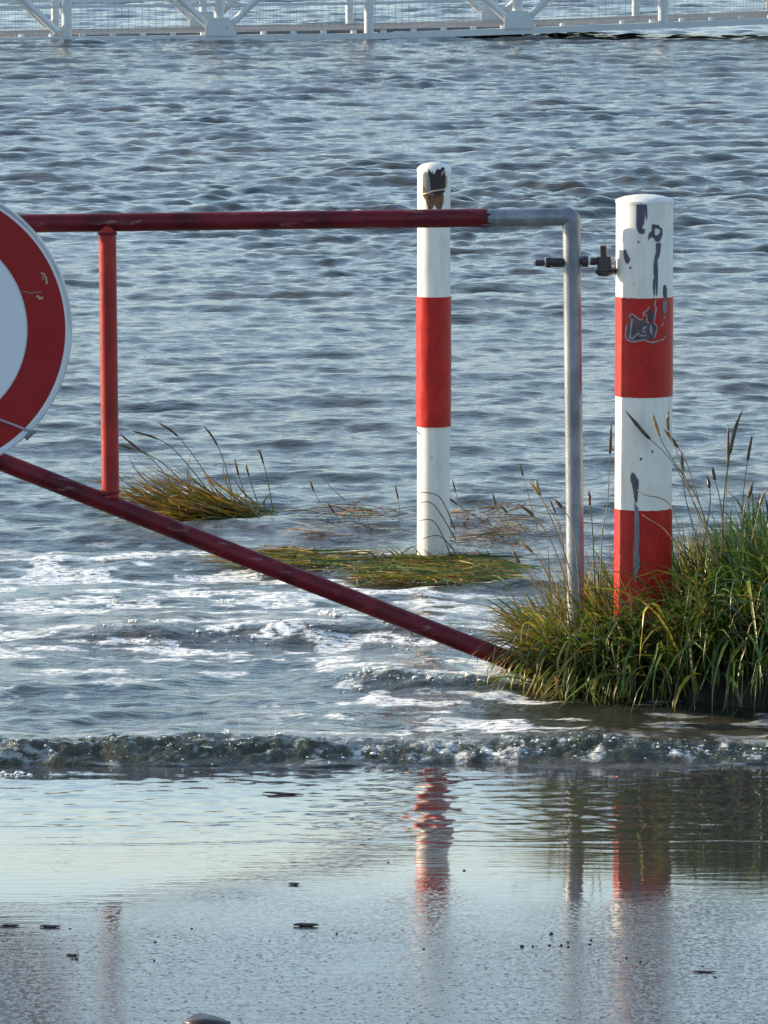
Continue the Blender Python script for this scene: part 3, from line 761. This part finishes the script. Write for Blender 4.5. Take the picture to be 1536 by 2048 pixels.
# ------------------------------------------------------------------ grass
PAL = {'green': (0.060, 0.115, 0.018), 'dark': (0.026, 0.055, 0.014), 'lime': (0.12, 0.17, 0.025), 'olive': (0.15, 0.13, 0.025),
       'yellow': (0.36, 0.28, 0.045), 'orange': (0.33, 0.15, 0.030), 'tan': (0.34, 0.24, 0.13), 'brown': (0.14, 0.08, 0.04)}
def blade_pts(base, az, lean, L, droop, seg=7, curl=0.0):
    """centre line of a blade: starts at angle 'lean' from vertical towards az, bends over by 'droop' radians along its length"""
    p = Vector(base); pts = [p.copy()]; a = lean
    for k in range(seg):
        t = (k + 0.5) / seg
        a = lean + droop * t * t * 1.4
        azz = az + curl * t
        d = Vector((math.sin(a) * math.cos(azz), math.sin(a) * math.sin(azz), math.cos(a)))
        p = p + d * (L / seg); pts.append(p.copy())
    return pts
def blade_strip(pts, w, twist=0.0):
    n = len(pts); vs = []; fs = []
    for i, p in enumerate(pts):
        t = (pts[min(i + 1, n - 1)] - pts[max(i - 1, 0)]).normalized()
        s = t.cross(Vector((0, 0, 1)))
        if s.length < 1e-3: s = Vector((1, 0, 0))
        s.normalize(); s = Quaternion(t, twist + 0.4 * i / n) @ s
        f = i / (n - 1); ww = w * (0.55 + 0.9 * f if f < 0.5 else 1.0) * (1 - max(0, f - 0.5) / 0.5 * 0.97)
        up = s.cross(t).normalized() * ww * 0.18
        vs += [p + s * ww / 2 + up, p, p - s * ww / 2 + up]
    for i in range(n - 1):
        a = 3 * i
        fs += [(a, a + 1, a + 4, a + 3), (a + 1, a + 2, a + 5, a + 4)]
    return vs, fs
def jitter(c, v=0.25):
    k = 1 + random.uniform(-v, v); return (c[0] * k * random.uniform(0.9, 1.1), c[1] * k, c[2] * k * random.uniform(0.8, 1.2))
class Turf:
    def __init__(s): s.v = []; s.f = []; s.c = []; s.sep = []
    def blade(s, pts, w, col, twist=0.0, single=False, tip=None):
        vs, fs = blade_strip(pts, w, twist)
        tp = tip if tip else col; m = len(vs)
        cols = [tuple(col[q] * (1 - (i / m)) + tp[q] * (i / m) for q in range(3)) for i in range(m)]
        if single: s.sep.append((vs, fs, cols, pts[0])); return
        n = len(s.v); s.v += vs; s.f += [tuple(i + n for i in f) for f in fs]; s.c += cols
    def emit(s, parent, name='blades'):
        org = Vector(parent.location)
        if s.v:
            o = mesh_obj(name, [v - org for v in s.v], s.f, M['grass'], parent, True); tag(o, kind='stuff'); tint(o, s.c)
        for vs, fs, cols, b0 in s.sep:
            o = mesh_obj('grass_blade', [v - b0 for v in vs], fs, M['grass'], parent, True); o.location = b0 - org; tint(o, cols)
def tint(o, cols):
    a = o.data.color_attributes.new('tint', 'FLOAT_COLOR', 'POINT')
    a.data.foreach_set('color', np.array([(c[0], c[1], c[2], 1) for c in cols], dtype=np.float32).ravel())
def stalk(parent, pts, head_len, rs=0.0011, rh=0.0036, col='tan', headcol='brown', kink=0.0):
    """thin stem with a spiky seed head at its end; pts are world points"""
    org = Vector(parent.location); pts = [Vector(p) for p in pts]
    # smooth polyline
    sm = []
    for i in range(len(pts) - 1):
        p0, p1, p2, p3 = pts[max(i - 1, 0)], pts[i], pts[i + 1], pts[min(i + 2, len(pts) - 1)]
        for k in range(5):
            t = k / 5
            sm.append(0.5 * ((2 * p1) + (p2 - p0) * t + (2 * p0 - 5 * p1 + 4 * p2 - p3) * t * t + (3 * p1 - p0 - 3 * p2 + p3) * t ** 3))
    sm.append(pts[-1])
    b0 = sm[0]
    mb = MB(); mb.tube([p - b0 for p in sm], [rs * (1.2 - 0.6 * i / len(sm)) for i in range(len(sm))], 5)
    o = mb.build('seed_stalk', M['grass'], parent, True); o.location = b0 - org
    tint(o, [jitter(PAL[col], 0.15)] * len(o.data.vertices))
    if head_len > 0:
        end = sm[-1]; j = len(sm) - 1; acc = 0
        hp_ = [end]
        while j > 0 and acc < head_len:
            acc += (sm[j] - sm[j - 1]).length; j -= 1; hp_.append(sm[j])
        if acc < head_len * 0.5: return o
        a, b_ = hp_[-1], hp_[0]; nseg = 12; mb = MB(); ctr = []
        rad = []
        for k in range(nseg + 1):
            t = k / nseg; f = t * (len(hp_) - 1); i0 = min(int(f), len(hp_) - 2); q = hp_[::-1]
            ctr.append(q[i0].lerp(q[i0 + 1], f - i0) - b0)
            rad.append(rh * (0.25 + math.sin(math.pi * min(1, t * 0.92 + 0.06)) ** 0.6 * random.uniform(0.65, 1.05)) * (1 - 0.5 * t))
        mb.tube(ctr, rad, 6)
        for k in range(26):                                    # spikelets
            i0 = random.randint(0, nseg - 1); c = ctr[i0]; t = (ctr[i0 + 1] - c).normalized()
            sd = Vector((random.uniform(-1, 1), random.uniform(-1, 1), random.uniform(-1, 1))).cross(t).normalized()
            e = c + sd * rad[i0] * 1.7 + t * rh * 2.2
            mb.add([c + t.cross(sd) * 0.0007, c - t.cross(sd) * 0.0007, e], [(0, 1, 2)])
        h = mb.build('seed_head', M['grass'], o, True)
        hc = jitter(PAL[headcol], 0.2); tint(h, [hc] * len(h.data.vertices))
    return o

# --- the big clump at the foot of the square bollard
def mound_h(x, y):
    """soil height of the verge island"""
    ex = (x - 1.15) / 0.92; ey = (y - 12.67) / 0.50
    r = ex * ex + ey * ey
    t = min(1, max(0, (x - 0.48) / 0.42)); t = t * t * (3 - 2 * t)
    return (0.115 + 0.125 * t) * max(0.0, 1 - r) ** 0.28 - 0.03
clump = empty('grass_clump', (0.62, 12.5, 0.0))
tag(clump, 'dense drooping green grass clump on the bank around the square bollard', 'grass')
vs = []; fs = []; nx, ny = 50, 36
for j in range(ny):
    for i in range(nx):
        x = 0.20 + 2.0 * i / (nx - 1); y = 11.98 + 1.3 * j / (ny - 1)
        e = mound_h(x, y); vs.append((x - 0.62, y - 12.5, e + (0.02 * mnoise.noise(Vector((x * 9, y * 9, 1))) if e > -0.02 else -0.06)))
fs = [(j * nx + i, j * nx + i + 1, (j + 1) * nx + i + 1, (j + 1) * nx + i) for j in range(ny - 1) for i in range(nx - 1)]
mesh_obj('soil', vs, fs, M['soil'], clump, True)
turf = Turf(); made = 0; tries = 0
while made < 5200 and tries < 60000:
    tries += 1
    x = random.uniform(0.295, 1.75); y = random.uniform(12.04, 13.15)
    if x > 1.0 and random.random() < 0.45: continue
    h = mound_h(x, y)
    if ((x - 1.15) / 0.92) ** 2 + ((y - 12.67) / 0.50) ** 2 > (0.97 if x < 0.45 else 0.90): continue
    if (x - bx) ** 2 + (y - D1 - CY1) ** 2 < 0.075 ** 2: continue
    made += 1
    front = max(0, min(1, (12.55 - y) / 0.3)); left = max(0, min(1, (0.42 - x) / 0.2)); right = max(0, min(1, (x - 0.62) / 0.12))
    dx, dy = (x - 0.80) * 0.8, (y - 12.55)
    az = math.atan2(dy, dx) + random.gauss(0, 0.55)
    L = random.uniform(0.09, 0.17) + 0.09 * right * random.random() * (1 - front) + 0.06 * left * random.random() + (0.07 * random.random() if 0.44 < x < 0.66 else 0)
    lean = abs(random.gauss(0.30, 0.22)) + 0.35 * front + 0.45 * left
    droop = random.uniform(0.2, 1.0) + 0.9 * front * random.random() + 0.9 * left
    q = random.random()
    if left > 0.25: cn = 'olive' if q < 0.38 else 'yellow' if q < 0.54 else 'orange' if q < 0.58 else 'green' if q < 0.94 else 'tan'
    elif right > 0.3: cn = 'green' if q < 0.55 else 'lime' if q < 0.72 else 'dark' if q < 0.9 else 'olive' if q < 0.96 else 'yellow'
    else: cn = 'green' if q < 0.34 else 'olive' if q < 0.58 else 'dark' if q < 0.72 else 'yellow' if q < 0.86 else 'orange' if q < 0.92 else 'tan'
    pts = blade_pts((x, y, h), az, lean, L, droop, 5, random.gauss(0, 0.3))
    turf.blade(pts, random.uniform(0.0035, 0.0062), jitter(PAL[cn], 0.3), random.uniform(-0.8, 0.8))
# thin dry shoots standing round the foot of the gate tube and the post
for k in range(190):
    x = random.triangular(0.31, 0.66, 0.38); y = random.uniform(12.32, 12.75); h = mound_h(x, y)
    if h < 0.0 or (x - bx) ** 2 + (y - D1 - CY1) ** 2 < 0.07 ** 2: continue
    pts = blade_pts((x, y, h), math.pi + random.gauss(0, 0.9), random.uniform(0.05, 0.6), random.uniform(0.14, 0.27), random.uniform(-0.1, 0.5), 5, random.gauss(0, 0.4))
    turf.blade(pts, random.uniform(0.0025, 0.0045), jitter(PAL[random.choice(('tan', 'olive', 'yellow', 'green', 'olive'))], 0.3), random.uniform(-0.8, 0.8))
# long blades hanging over the front, each one its own part
for k in range(900):
    x = random.uniform(0.32, 1.12) if k % 4 else random.uniform(0.32, 0.48); y = 12.67 - 0.50 * math.sqrt(max(0, 1 - ((x - 1.15) / 0.92) ** 2)) + random.uniform(0.01, 0.13)
    left = max(0, min(1, (0.46 - x) / 0.2))
    h = max(0.01, mound_h(x, y)) - 0.02 * random.random()
    az = -math.pi / 2 + random.gauss(-0.1, 0.75) - left * random.uniform(0.2, 1.3)
    L = random.uniform(0.17, 0.34) * (1 - 0.45 * left) + (0.14 * random.random() if x > 0.55 else 0)
    lean = random.uniform(0.15, 1.25); droop = random.uniform(1.0, 2.6)
    q = random.random()
    cn = ('yellow' if q < 0.3 else 'olive' if q < 0.6 else 'lime' if q < 0.95 else 'orange') if left > 0.3 else ('lime' if q < 0.24 else 'green' if q < 0.62 else 'olive' if q < 0.78 else 'dark' if q < 0.92 else 'tan' if q < 0.96 else 'yellow')
    pts = blade_pts((x, y, h), az, lean, L, droop, 8, random.gauss(0, 0.8))
    if random.random() < 0.15:                                     # snapped blade
        i_ = random.randint(3, 6); kn = Vector((random.gauss(0, 0.4), random.gauss(-0.2, 0.3), -1)).normalized()
        for j_ in range(i_ + 1, len(pts)): pts[j_] = pts[j_ - 1] + kn * (L / 8)
    for p in pts: p.z = max(p.z, 0.004)
    turf.blade(pts, random.uniform(0.0050, 0.0090), jitter(PAL[cn], 0.3), random.uniform(-0.6, 0.6), single=(k < 290))
turf.emit(clump)
def pst(px, py, y): return P(px, py, y)
for ln, hl in (
    ([(1440, 1130), (1395, 1020), (1345, 925), (1290, 868), (1253, 824)], 0.062), ([(1440, 1140), (1400, 1010), (1365, 950), (1325, 885), (1304, 826)], 0.042),
    ([(1430, 1130), (1385, 1000), (1352, 900), (1337, 860), (1336, 826)], 0.030), ([(1425, 1100), (1385, 960), (1362, 905), (1330, 860)], 0.040),
    ([(1442, 1120), (1448, 1000), (1458, 920), (1470, 860), (1484, 822)], 0.085), ([(1450, 1120), (1452, 1000), (1456, 920), (1456, 852)], 0.070),
    ([(1480, 1110), (1486, 1000), (1493, 935), (1504, 872)], 0.050), ([(1400, 1100), (1372, 1000), (1366, 950), (1364, 905)], 0.040),
    ([(1480, 1110), (1488, 1020), (1500, 985), (1505, 968)], 0.030), ([(1450, 1080), (1440, 1000), (1430, 960), (1425, 935)], 0.024),
    ([(1405, 1100), (1420, 1010), (1418, 970), (1415, 955)], 0.020), ([(1500, 1100), (1520, 1010), (1530, 985)], 0.020),
    ([(1370, 1110), (1340, 1010), (1290, 990), (1275, 980)], 0.0), ([(1365, 1110), (1330, 1060), (1300, 1040), (1285, 1030)], 0.0),
    ([(1165, 1220), (1120, 1080), (1090, 1010), (1075, 985), (1060, 965)], 0.028), ([(1150, 1220), (1110, 1100), (1075, 1040), (1040, 1010)], 0.025),
    ([(1190, 1180), (1185, 1060), (1180, 1010), (1178, 985)], 0.020), ([(1200, 1180), (1205, 1060), (1215, 1010), (1222, 850)], 0.030),
    ([(1140, 1210), (1120, 1060), (1085, 1000), (1072, 960)], 0.022), ([(1130, 1230), (1085, 1130), (1060, 1100), (1040, 1085)], 0.030),
    ([(1160, 1200), (1150, 1080), (1135, 1030), (1110, 1000)], 0.020), ([(1110, 1240), (1060, 1150), (1035, 1120), (1025, 1100)], 0.028),
    ([(1060, 1330), (1020, 1290), (1000, 1260), (985, 1325)], 0.0), ([(1070, 1340), (1040, 1270), (1010, 1320), (990, 1345)], 0.0)):
    dd = random.uniform(12.30, 12.42) if ln[0][0] < 1250 or ln[-1][0] < 1345 else random.uniform(12.35, 12.7)
    stalk(clump, [P(a, b_, dd + 0.01 * i) for i, (a, b_) in enumerate(ln)], hl, 0.0012, 0.0042, random.choice(('tan', 'tan', 'olive')), random.choice(('brown', 'brown', 'tan')))

# --- swept clump out in the water, left of the middle
def on_water(px, py):
    c = P(px, py, 1.0) - Vector((0, 0, H)); t = H / -c.z; return c.x * t, c.y * t
cx_, cy_ = on_water(470, 1036)
c2_ = empty('grass_clump', (cx_, cy_, 0.0))
tag(c2_, 'flooded tussock of brown and green grass swept leftwards, beside the gate upright', 'grass')
turf = Turf()
for k in range(700):
    f = random.random()
    bx_, by_ = on_water(random.triangular(330, 560, 520), 1034 + random.uniform(-16, 6))
    az = math.pi + random.gauss(0, 0.42)
    L = random.uniform(0.10, 0.34); lean = random.uniform(1.15, 1.5); droop = random.uniform(-0.4, 0.5)
    rel = (bx_ - on_water(300, 1036)[0]) / 0.30
    q = random.random()
    if rel < 0.55: cn = 'orange' if q < 0.30 else 'tan' if q < 0.42 else 'olive' if q < 0.8 else 'green'
    else: cn = 'green' if q < 0.4 else 'olive' if q < 0.75 else 'yellow' if q < 0.85 else 'dark'
    pts = blade_pts((bx_, by_, -0.01), az, lean, L, droop, 6, random.gauss(0, 0.8))
    for p in pts: p.z = max(p.z, -0.004)
    turf.blade(pts, random.uniform(0.004, 0.0085), jitter(PAL[cn], 0.3), random.uniform(-0.8, 0.8), single=(k < 60), tip=jitter(PAL['orange' if random.random() < 0.5 else 'olive'], 0.3))
turf.emit(c2_)
for ln, hl in (([(430, 1000), (380, 935), (330, 885), (265, 862)], 0.06), ([(450, 1010), (400, 930), (355, 872), (318, 846)], 0.05), ([(470, 1010), (450, 930), (430, 882), (408, 852)], 0.05),
               ([(546, 1022), (535, 960), (522, 910), (516, 900)], 0.03), ([(400, 1000), (330, 930), (280, 900), (240, 868)], 0.05), ([(500, 1020), (480, 960), (470, 920)], 0.03),
               ([(340, 960), (300, 915), (270, 900), (240, 890)], 0.03), ([(520, 1030), (600, 1020), (650, 1028), (695, 1032)], 0.02), ([(520, 1020), (500, 960), (492, 930)], 0.025)):
    stalk(c2_, [P(a, b_, cy_ - 0.02 + 0.004 * i) for i, (a, b_) in enumerate(ln)], hl, 0.0013, 0.0036, random.choice(('olive', 'tan')), 'brown')

# --- matted grass at the foot of the round bollard
def mat_clump(name_label, px0, px1, py0, py1, n, cols, azm, seed, zmax=0.02):
    random.seed(seed)
    mx, my = on_water((px0 + px1) / 2, (py0 + py1) / 2)
    e = empty('grass_clump', (mx, my, 0.0)); tag(e, name_label, 'grass'); tf = Turf()
    for k in range(n):
        px = random.triangular(px0, px1); t = (px - px0) / (px1 - px0)
        half = (py1 - py0) / 2 * (0.35 + 0.65 * math.sin(math.pi * min(1, max(0, t))))
        py = (py0 + py1) / 2 + random.uniform(-1, 1) * half
        x, y = on_water(px, py); z = random.uniform(-0.004, zmax) + (0.022 * max(0, mnoise.noise(Vector((x * 14, y * 10, seed)))) if zmax > 0.015 else 0)
        az = random.choice(azm) + random.gauss(0, 0.35)
        L = random.uniform(0.06, 0.20); lean = random.uniform(1.05, 1.55); droop = random.uniform(0.0, 0.8)
        pts = blade_pts((x, y, z), az, lean, L, droop, 5, random.gauss(0, 1.2))
        for p in pts: p.z = max(min(p.z, 0.020), z * 0.6)
        tf.blade(pts, random.uniform(0.003, 0.0065), jitter(PAL[random.choice(cols)], 0.3), random.uniform(-0.6, 0.6), single=(k < 40))
    tf.emit(e); return e
mA = mat_clump('matted green and yellow grass washed flat around the foot of the slim round bollard', 690, 1020, 1122, 1176, 800, ['olive', 'lime', 'green', 'yellow', 'orange', 'lime', 'yellow', 'dark'], [0.1, math.pi, -0.4], 3)
mB = mat_clump('low patch of olive grass floating left of the slim round bollard, behind the slanting bar', 470, 720, 1112, 1146, 420, ['olive', 'lime', 'green', 'yellow', 'yellow', 'orange', 'dark'], [math.pi, math.pi - 0.2, 0.0], 4)
mC = mat_clump('thin brown straw drifting on the water between the two bollards', 820, 1140, 1015, 1105, 120, ['brown', 'tan', 'orange', 'brown', 'olive'], [math.pi - 0.1, -0.15], 5, 0.01)
mD = mat_clump('sparse brown stalks trailing on the water right of the swept tussock', 560, 830, 1015, 1075, 80, ['brown', 'olive', 'orange', 'brown'], [math.pi, 0.0], 6, 0.008)
random.seed(21)
for e, specs in ((mC, [((905, 960), (940, 1040)), ((985, 985), (1030, 1080)), ((1040, 930), (1075, 1060)), ((1100, 1000), (1130, 1090)), ((890, 990), (1000, 1060)), ((1000, 1010), (1100, 1100))]),
                 (mD, [((640, 940), (690, 1000)), ((620, 960), (640, 1005)), ((655, 1005), (690, 1060)), ((790, 970), (800, 1040))])):
    yy = Vector(e.location).y
    for (a, b_) in specs:
        mid = ((a[0] * 0.55 + b_[0] * 0.45) + random.uniform(-6, 6), a[1] * 0.5 + b_[1] * 0.5)
        stalk(e, [P(*b_, yy), P(*mid, yy), P(*a, yy)], 0.025 if random.random() < 0.8 else 0, 0.0010, 0.0030, 'tan', 'brown')
tf = Turf()
for k in range(90):
    a_ = random.uniform(math.pi, 2 * math.pi); r_ = random.uniform(0.042, 0.11)
    b0_ = (rx + math.cos(a_) * r_ * 1.5, D2 + R2 + math.sin(a_) * r_, 0.0)
    tf.blade(blade_pts(b0_, random.choice((0.2, math.pi, -0.6, -2.2)) + random.gauss(0, 0.5), random.uniform(0.5, 1.3), random.uniform(0.04, 0.10), random.uniform(0.2, 1.0), 5, random.gauss(0, 0.9)), random.uniform(0.003, 0.0065), jitter(PAL[random.choice(('green', 'lime', 'olive', 'yellow', 'dark'))], 0.3), random.uniform(-0.8, 0.8))
tf.emit(mA)
# blades caught against the round post
for k, (a, b_, c) in enumerate((((905, 1118), (870, 1045), (836, 1042)), ((912, 1080), (868, 1010), (838, 1006)), ((910, 1060), (880, 995), (836, 984)), ((915, 1110), (880, 1072), (845, 1078)))):
    yy = D2 - 0.012
    stalk(mA, [P(*a, yy), P(*b_, yy), P(*c, yy)], 0, 0.0013, 0.003, 'brown')

# ------------------------------------------------------------------ foam, bubbles and drops
def blobs(name, pts, mat, sub=1):
    bm = bmesh.new(); bmesh.ops.create_icosphere(bm, subdivisions=sub, radius=1.0)
    bv = np.array([v.co for v in bm.verts], dtype=np.float32); bf = np.array([[v.index for v in f.verts] for f in bm.faces], dtype=np.int32); bm.free()
    V = []; F = []
    for i, (x, y, z, r, sx, sz) in enumerate(pts):
        V.append(bv * np.array([r * sx, r, r * sz], dtype=np.float32) * (1 + 0.25 * (RNG.random((len(bv), 1)) - 0.5)) + np.array([x, y, z])); F.append(bf + i * len(bv))
    V = np.concatenate(V); F = np.concatenate(F)
    o = mesh_obj(name, V.tolist(), F.tolist(), mat, None, True); return o
random.seed(5)
fo = []; dr = []
for k in range(3000):
    x = random.uniform(-1.3, 1.3)
    dens = 0.25 + 0.75 * float(vnoise(np.array([x * 5.0]), np.array([2.2]))[0])
    if random.random() > dens * (0.55 + 0.45 * (x > -0.35)): continue
    yc = float(np.interp(x, xs, CREST1)) - 0.02 + random.gauss(0, 0.035)
    z = water_z(x, yc); r = abs(random.gauss(0, 0.0010)) + 0.0005
    (fo if random.random() < 0.35 else dr).append((x, yc, z + r * 0.2, r, random.uniform(1, 2.0), random.uniform(0.6, 1.0)))
for k in range(260):                                                 # second and third crest
    if random.random() < 0.6: x = random.uniform(-0.62, 0.26); y = 13.22 + random.gauss(0, 0.08)
    else: x = random.uniform(-0.10, 0.22); y = 12.52 + random.gauss(0, 0.05)
    r = abs(random.gauss(0, 0.0015)) + 0.0008
    (fo if random.random() < 0.55 else dr).append((x, y, water_z(x, y) + r * 0.2, r, random.uniform(1, 2.5), random.uniform(0.5, 0.9)))
for px, py, r, sx, sz in ((30, 1552, 0.012, 4.0, 0.5), (455, 1208, 0.010, 2.2, 1.0), (268, 1266, 0.008, 2.0, 0.7), (655, 1248, 0.016, 1.6, 1.0), (675, 1256, 0.012, 1.7, 0.9), (228, 1210, 0.009, 1.8, 0.7), (1000, 1330, 0.014, 2.0, 0.6), (735, 1365, 0.012, 1.0, 1.0), (860, 1375, 0.008, 1.2, 1.0), (560, 1500, 0.010, 1.4, 0.9), (455, 1500, 0.008, 1.2, 1.1)):
    x, y = on_water(px, py); zw = max(water_z(x, y), ramp_z(y))
    for q in range(30):
        fo.append((x + random.gauss(0, r * sx * 0.4), y + random.gauss(0, r * 0.6), zw + abs(random.gauss(0, r * 0.35 * sz)), r * random.uniform(0.10, 0.28), random.uniform(1, 2.4), 0.7))
o = blobs('foam', fo, M['foam']); tag(o, 'white foam flecks along the breaking wavelets', 'foam', kind='stuff')
o = blobs('spray_drops', dr, M['drop'], 2); tag(o, 'clear glittering drops thrown up by the small wave', 'spray', kind='stuff')

# ------------------------------------------------------------------ litter on the wet asphalt
def on_ramp(px, py):
    d = P(px, py, 1.0) - Vector((0, 0, H)); t = 8.0
    for _ in range(30):
        z = H + d.z * t; g = float(ramp_z(d.y * t)); t += (z - g) * 0.9 / -d.z * 1.0 if abs(z - g) > 1e-5 else 0
    return d.x * t, d.y * t, float(ramp_z(d.y * t))
def twig(px, py, lpx, wmm, label, ang=0.0, fork=False, tilt=0.0):
    x, y, z = on_ramp(px, py); L = lpx * y / FPX; r = wmm / 2000
    e = []
    for k in range(8):
        t = k / 7 - 0.5
        e.append((L * t * math.cos(ang), L * t * math.sin(ang) + 0.002 * math.sin(k), r * 0.8 + 0.0003 * math.sin(k * 1.3)))
    mb = MB(); mb.tube(e, [r * (0.12 + 0.88 * math.sin(math.pi * min(0.97, max(0.06, k / 7))) ** 0.7) for k in range(8)], 7)
    o = mb.build('twig', M['twig'], None, True); o.location = (x, y, z)
    tag(o, label, 'twig')
    return o
twig(612, 1853, 52, 6.5, 'dark stubby twig with a forked tip lying mid-left on the wet asphalt')
twig(588, 1770, 22, 5, 'small dark twig on the shiny film above the stubby twig')
twig(145, 1912, 26, 4, 'thin twig pair at the left on the wet asphalt, left of the upright reflection', 0.1)
twig(150, 1919, 16, 3, 'tiny sliver just below the thin twig at the left')
twig(100, 1855, 42, 5, 'ragged dark twig by the left edge of the wet asphalt', 0.0)
twig(20, 1853, 40, 4, 'slender dark twig at the very left edge of the wet asphalt', 0.2)
twig(565, 1589, 90, 5, 'long dark stick lying in the film just below the breaking wave', -0.3)
twig(1410, 1945, 50, 3, 'hair-thin twig near the right edge of the wet asphalt', 0.1)
# leaf at the bottom edge
x, y, z = on_ramp(412, 2044)
pr = [(-0.032, -0.004, 0.002), (-0.020, 0.018, 0.005), (-0.008, 0.026, 0.008), (0.010, 0.016, 0.006), (0.034, -0.006, 0.0015), (0.014, -0.018, 0.002), (-0.006, -0.022, 0.002), (-0.020, -0.016, 0.002)]
vs = [(a, b_, c) for a, b_, c in pr] + [(-0.004, 0, 0.005)] + [(a, b_, 0.0002) for a, b_, c in pr]
fs = [(i, (i + 1) % 8, 8) for i in range(8)] + [(9 + i, 9 + (i + 1) % 8, (i + 1) % 8, i) for i in range(8)]
o = mesh_obj('leaf', vs, fs, M['twig'], None, True); o.location = (x, y, z); tag(o, 'curled dark wet leaf at the bottom edge of the picture', 'leaf')
# pebbles
bm = bmesh.new(); bmesh.ops.create_icosphere(bm, subdivisions=2, radius=1.0)
for v in bm.verts: v.co *= 1 + 0.22 * mnoise.noise(v.co * 1.7)
pm = bpy.data.meshes.new('pebble'); bm.to_mesh(pm); bm.free(); pm.materials.append(M['pebble']); pm.polygons.foreach_set('use_smooth', [True] * len(pm.polygons))
spots = [(310, 1885, 5), (308, 1922, 5), (673, 1868, 5), (928, 1742, 5), (1102, 1868, 6), (776, 1726, 4), (383, 1858, 4), (140, 1858, 4), (847, 1898, 4)]
spots += [(1044, 1893, 6), (1065, 1893, 5), (1098, 1891, 5), (1122, 1891, 6), (1136, 1885, 5), (1136, 1894, 5), (1182, 1881, 5), (1180, 1889, 5), (1197, 1921, 4), (1253, 1916, 5), (1240, 1924, 3), (1280, 1924, 6), (1292, 1927, 4), (1405, 1933, 4), (1430, 1955, 4), (1335, 1892, 3), (1290, 1889, 3), (1115, 2041, 3), (1034, 2008, 3)]
labs = {0: 'round dark pebble between the upright reflection and the middle of the asphalt', 1: 'dark pebble directly below the round one, left of the middle', 2: 'dark pebble just right of the stubby twig', 3: 'lone pebble right of the slim bollard reflection', 4: 'largest dark pebble, above the row of crumbs at the right'}
for i, (px, py, s) in enumerate(spots):
    x, y, z = on_ramp(px, py); r = s * 0.62 * y / FPX
    o = link(bpy.data.objects.new('pebble', pm)); o.location = (x, y, z + r * 0.35)
    o.scale = (r * random.uniform(0.8, 1.4), r * random.uniform(0.9, 1.5), r * random.uniform(0.5, 0.8)); o.rotation_euler = (0, 0, random.uniform(0, 6))
    if i in labs: tag(o, labs[i], 'pebble', 'pebbles on the wet asphalt')
    else: tag(o, 'tiny dark crumb of stone scattered on the wet asphalt', 'pebble', 'crumbs on the wet asphalt')
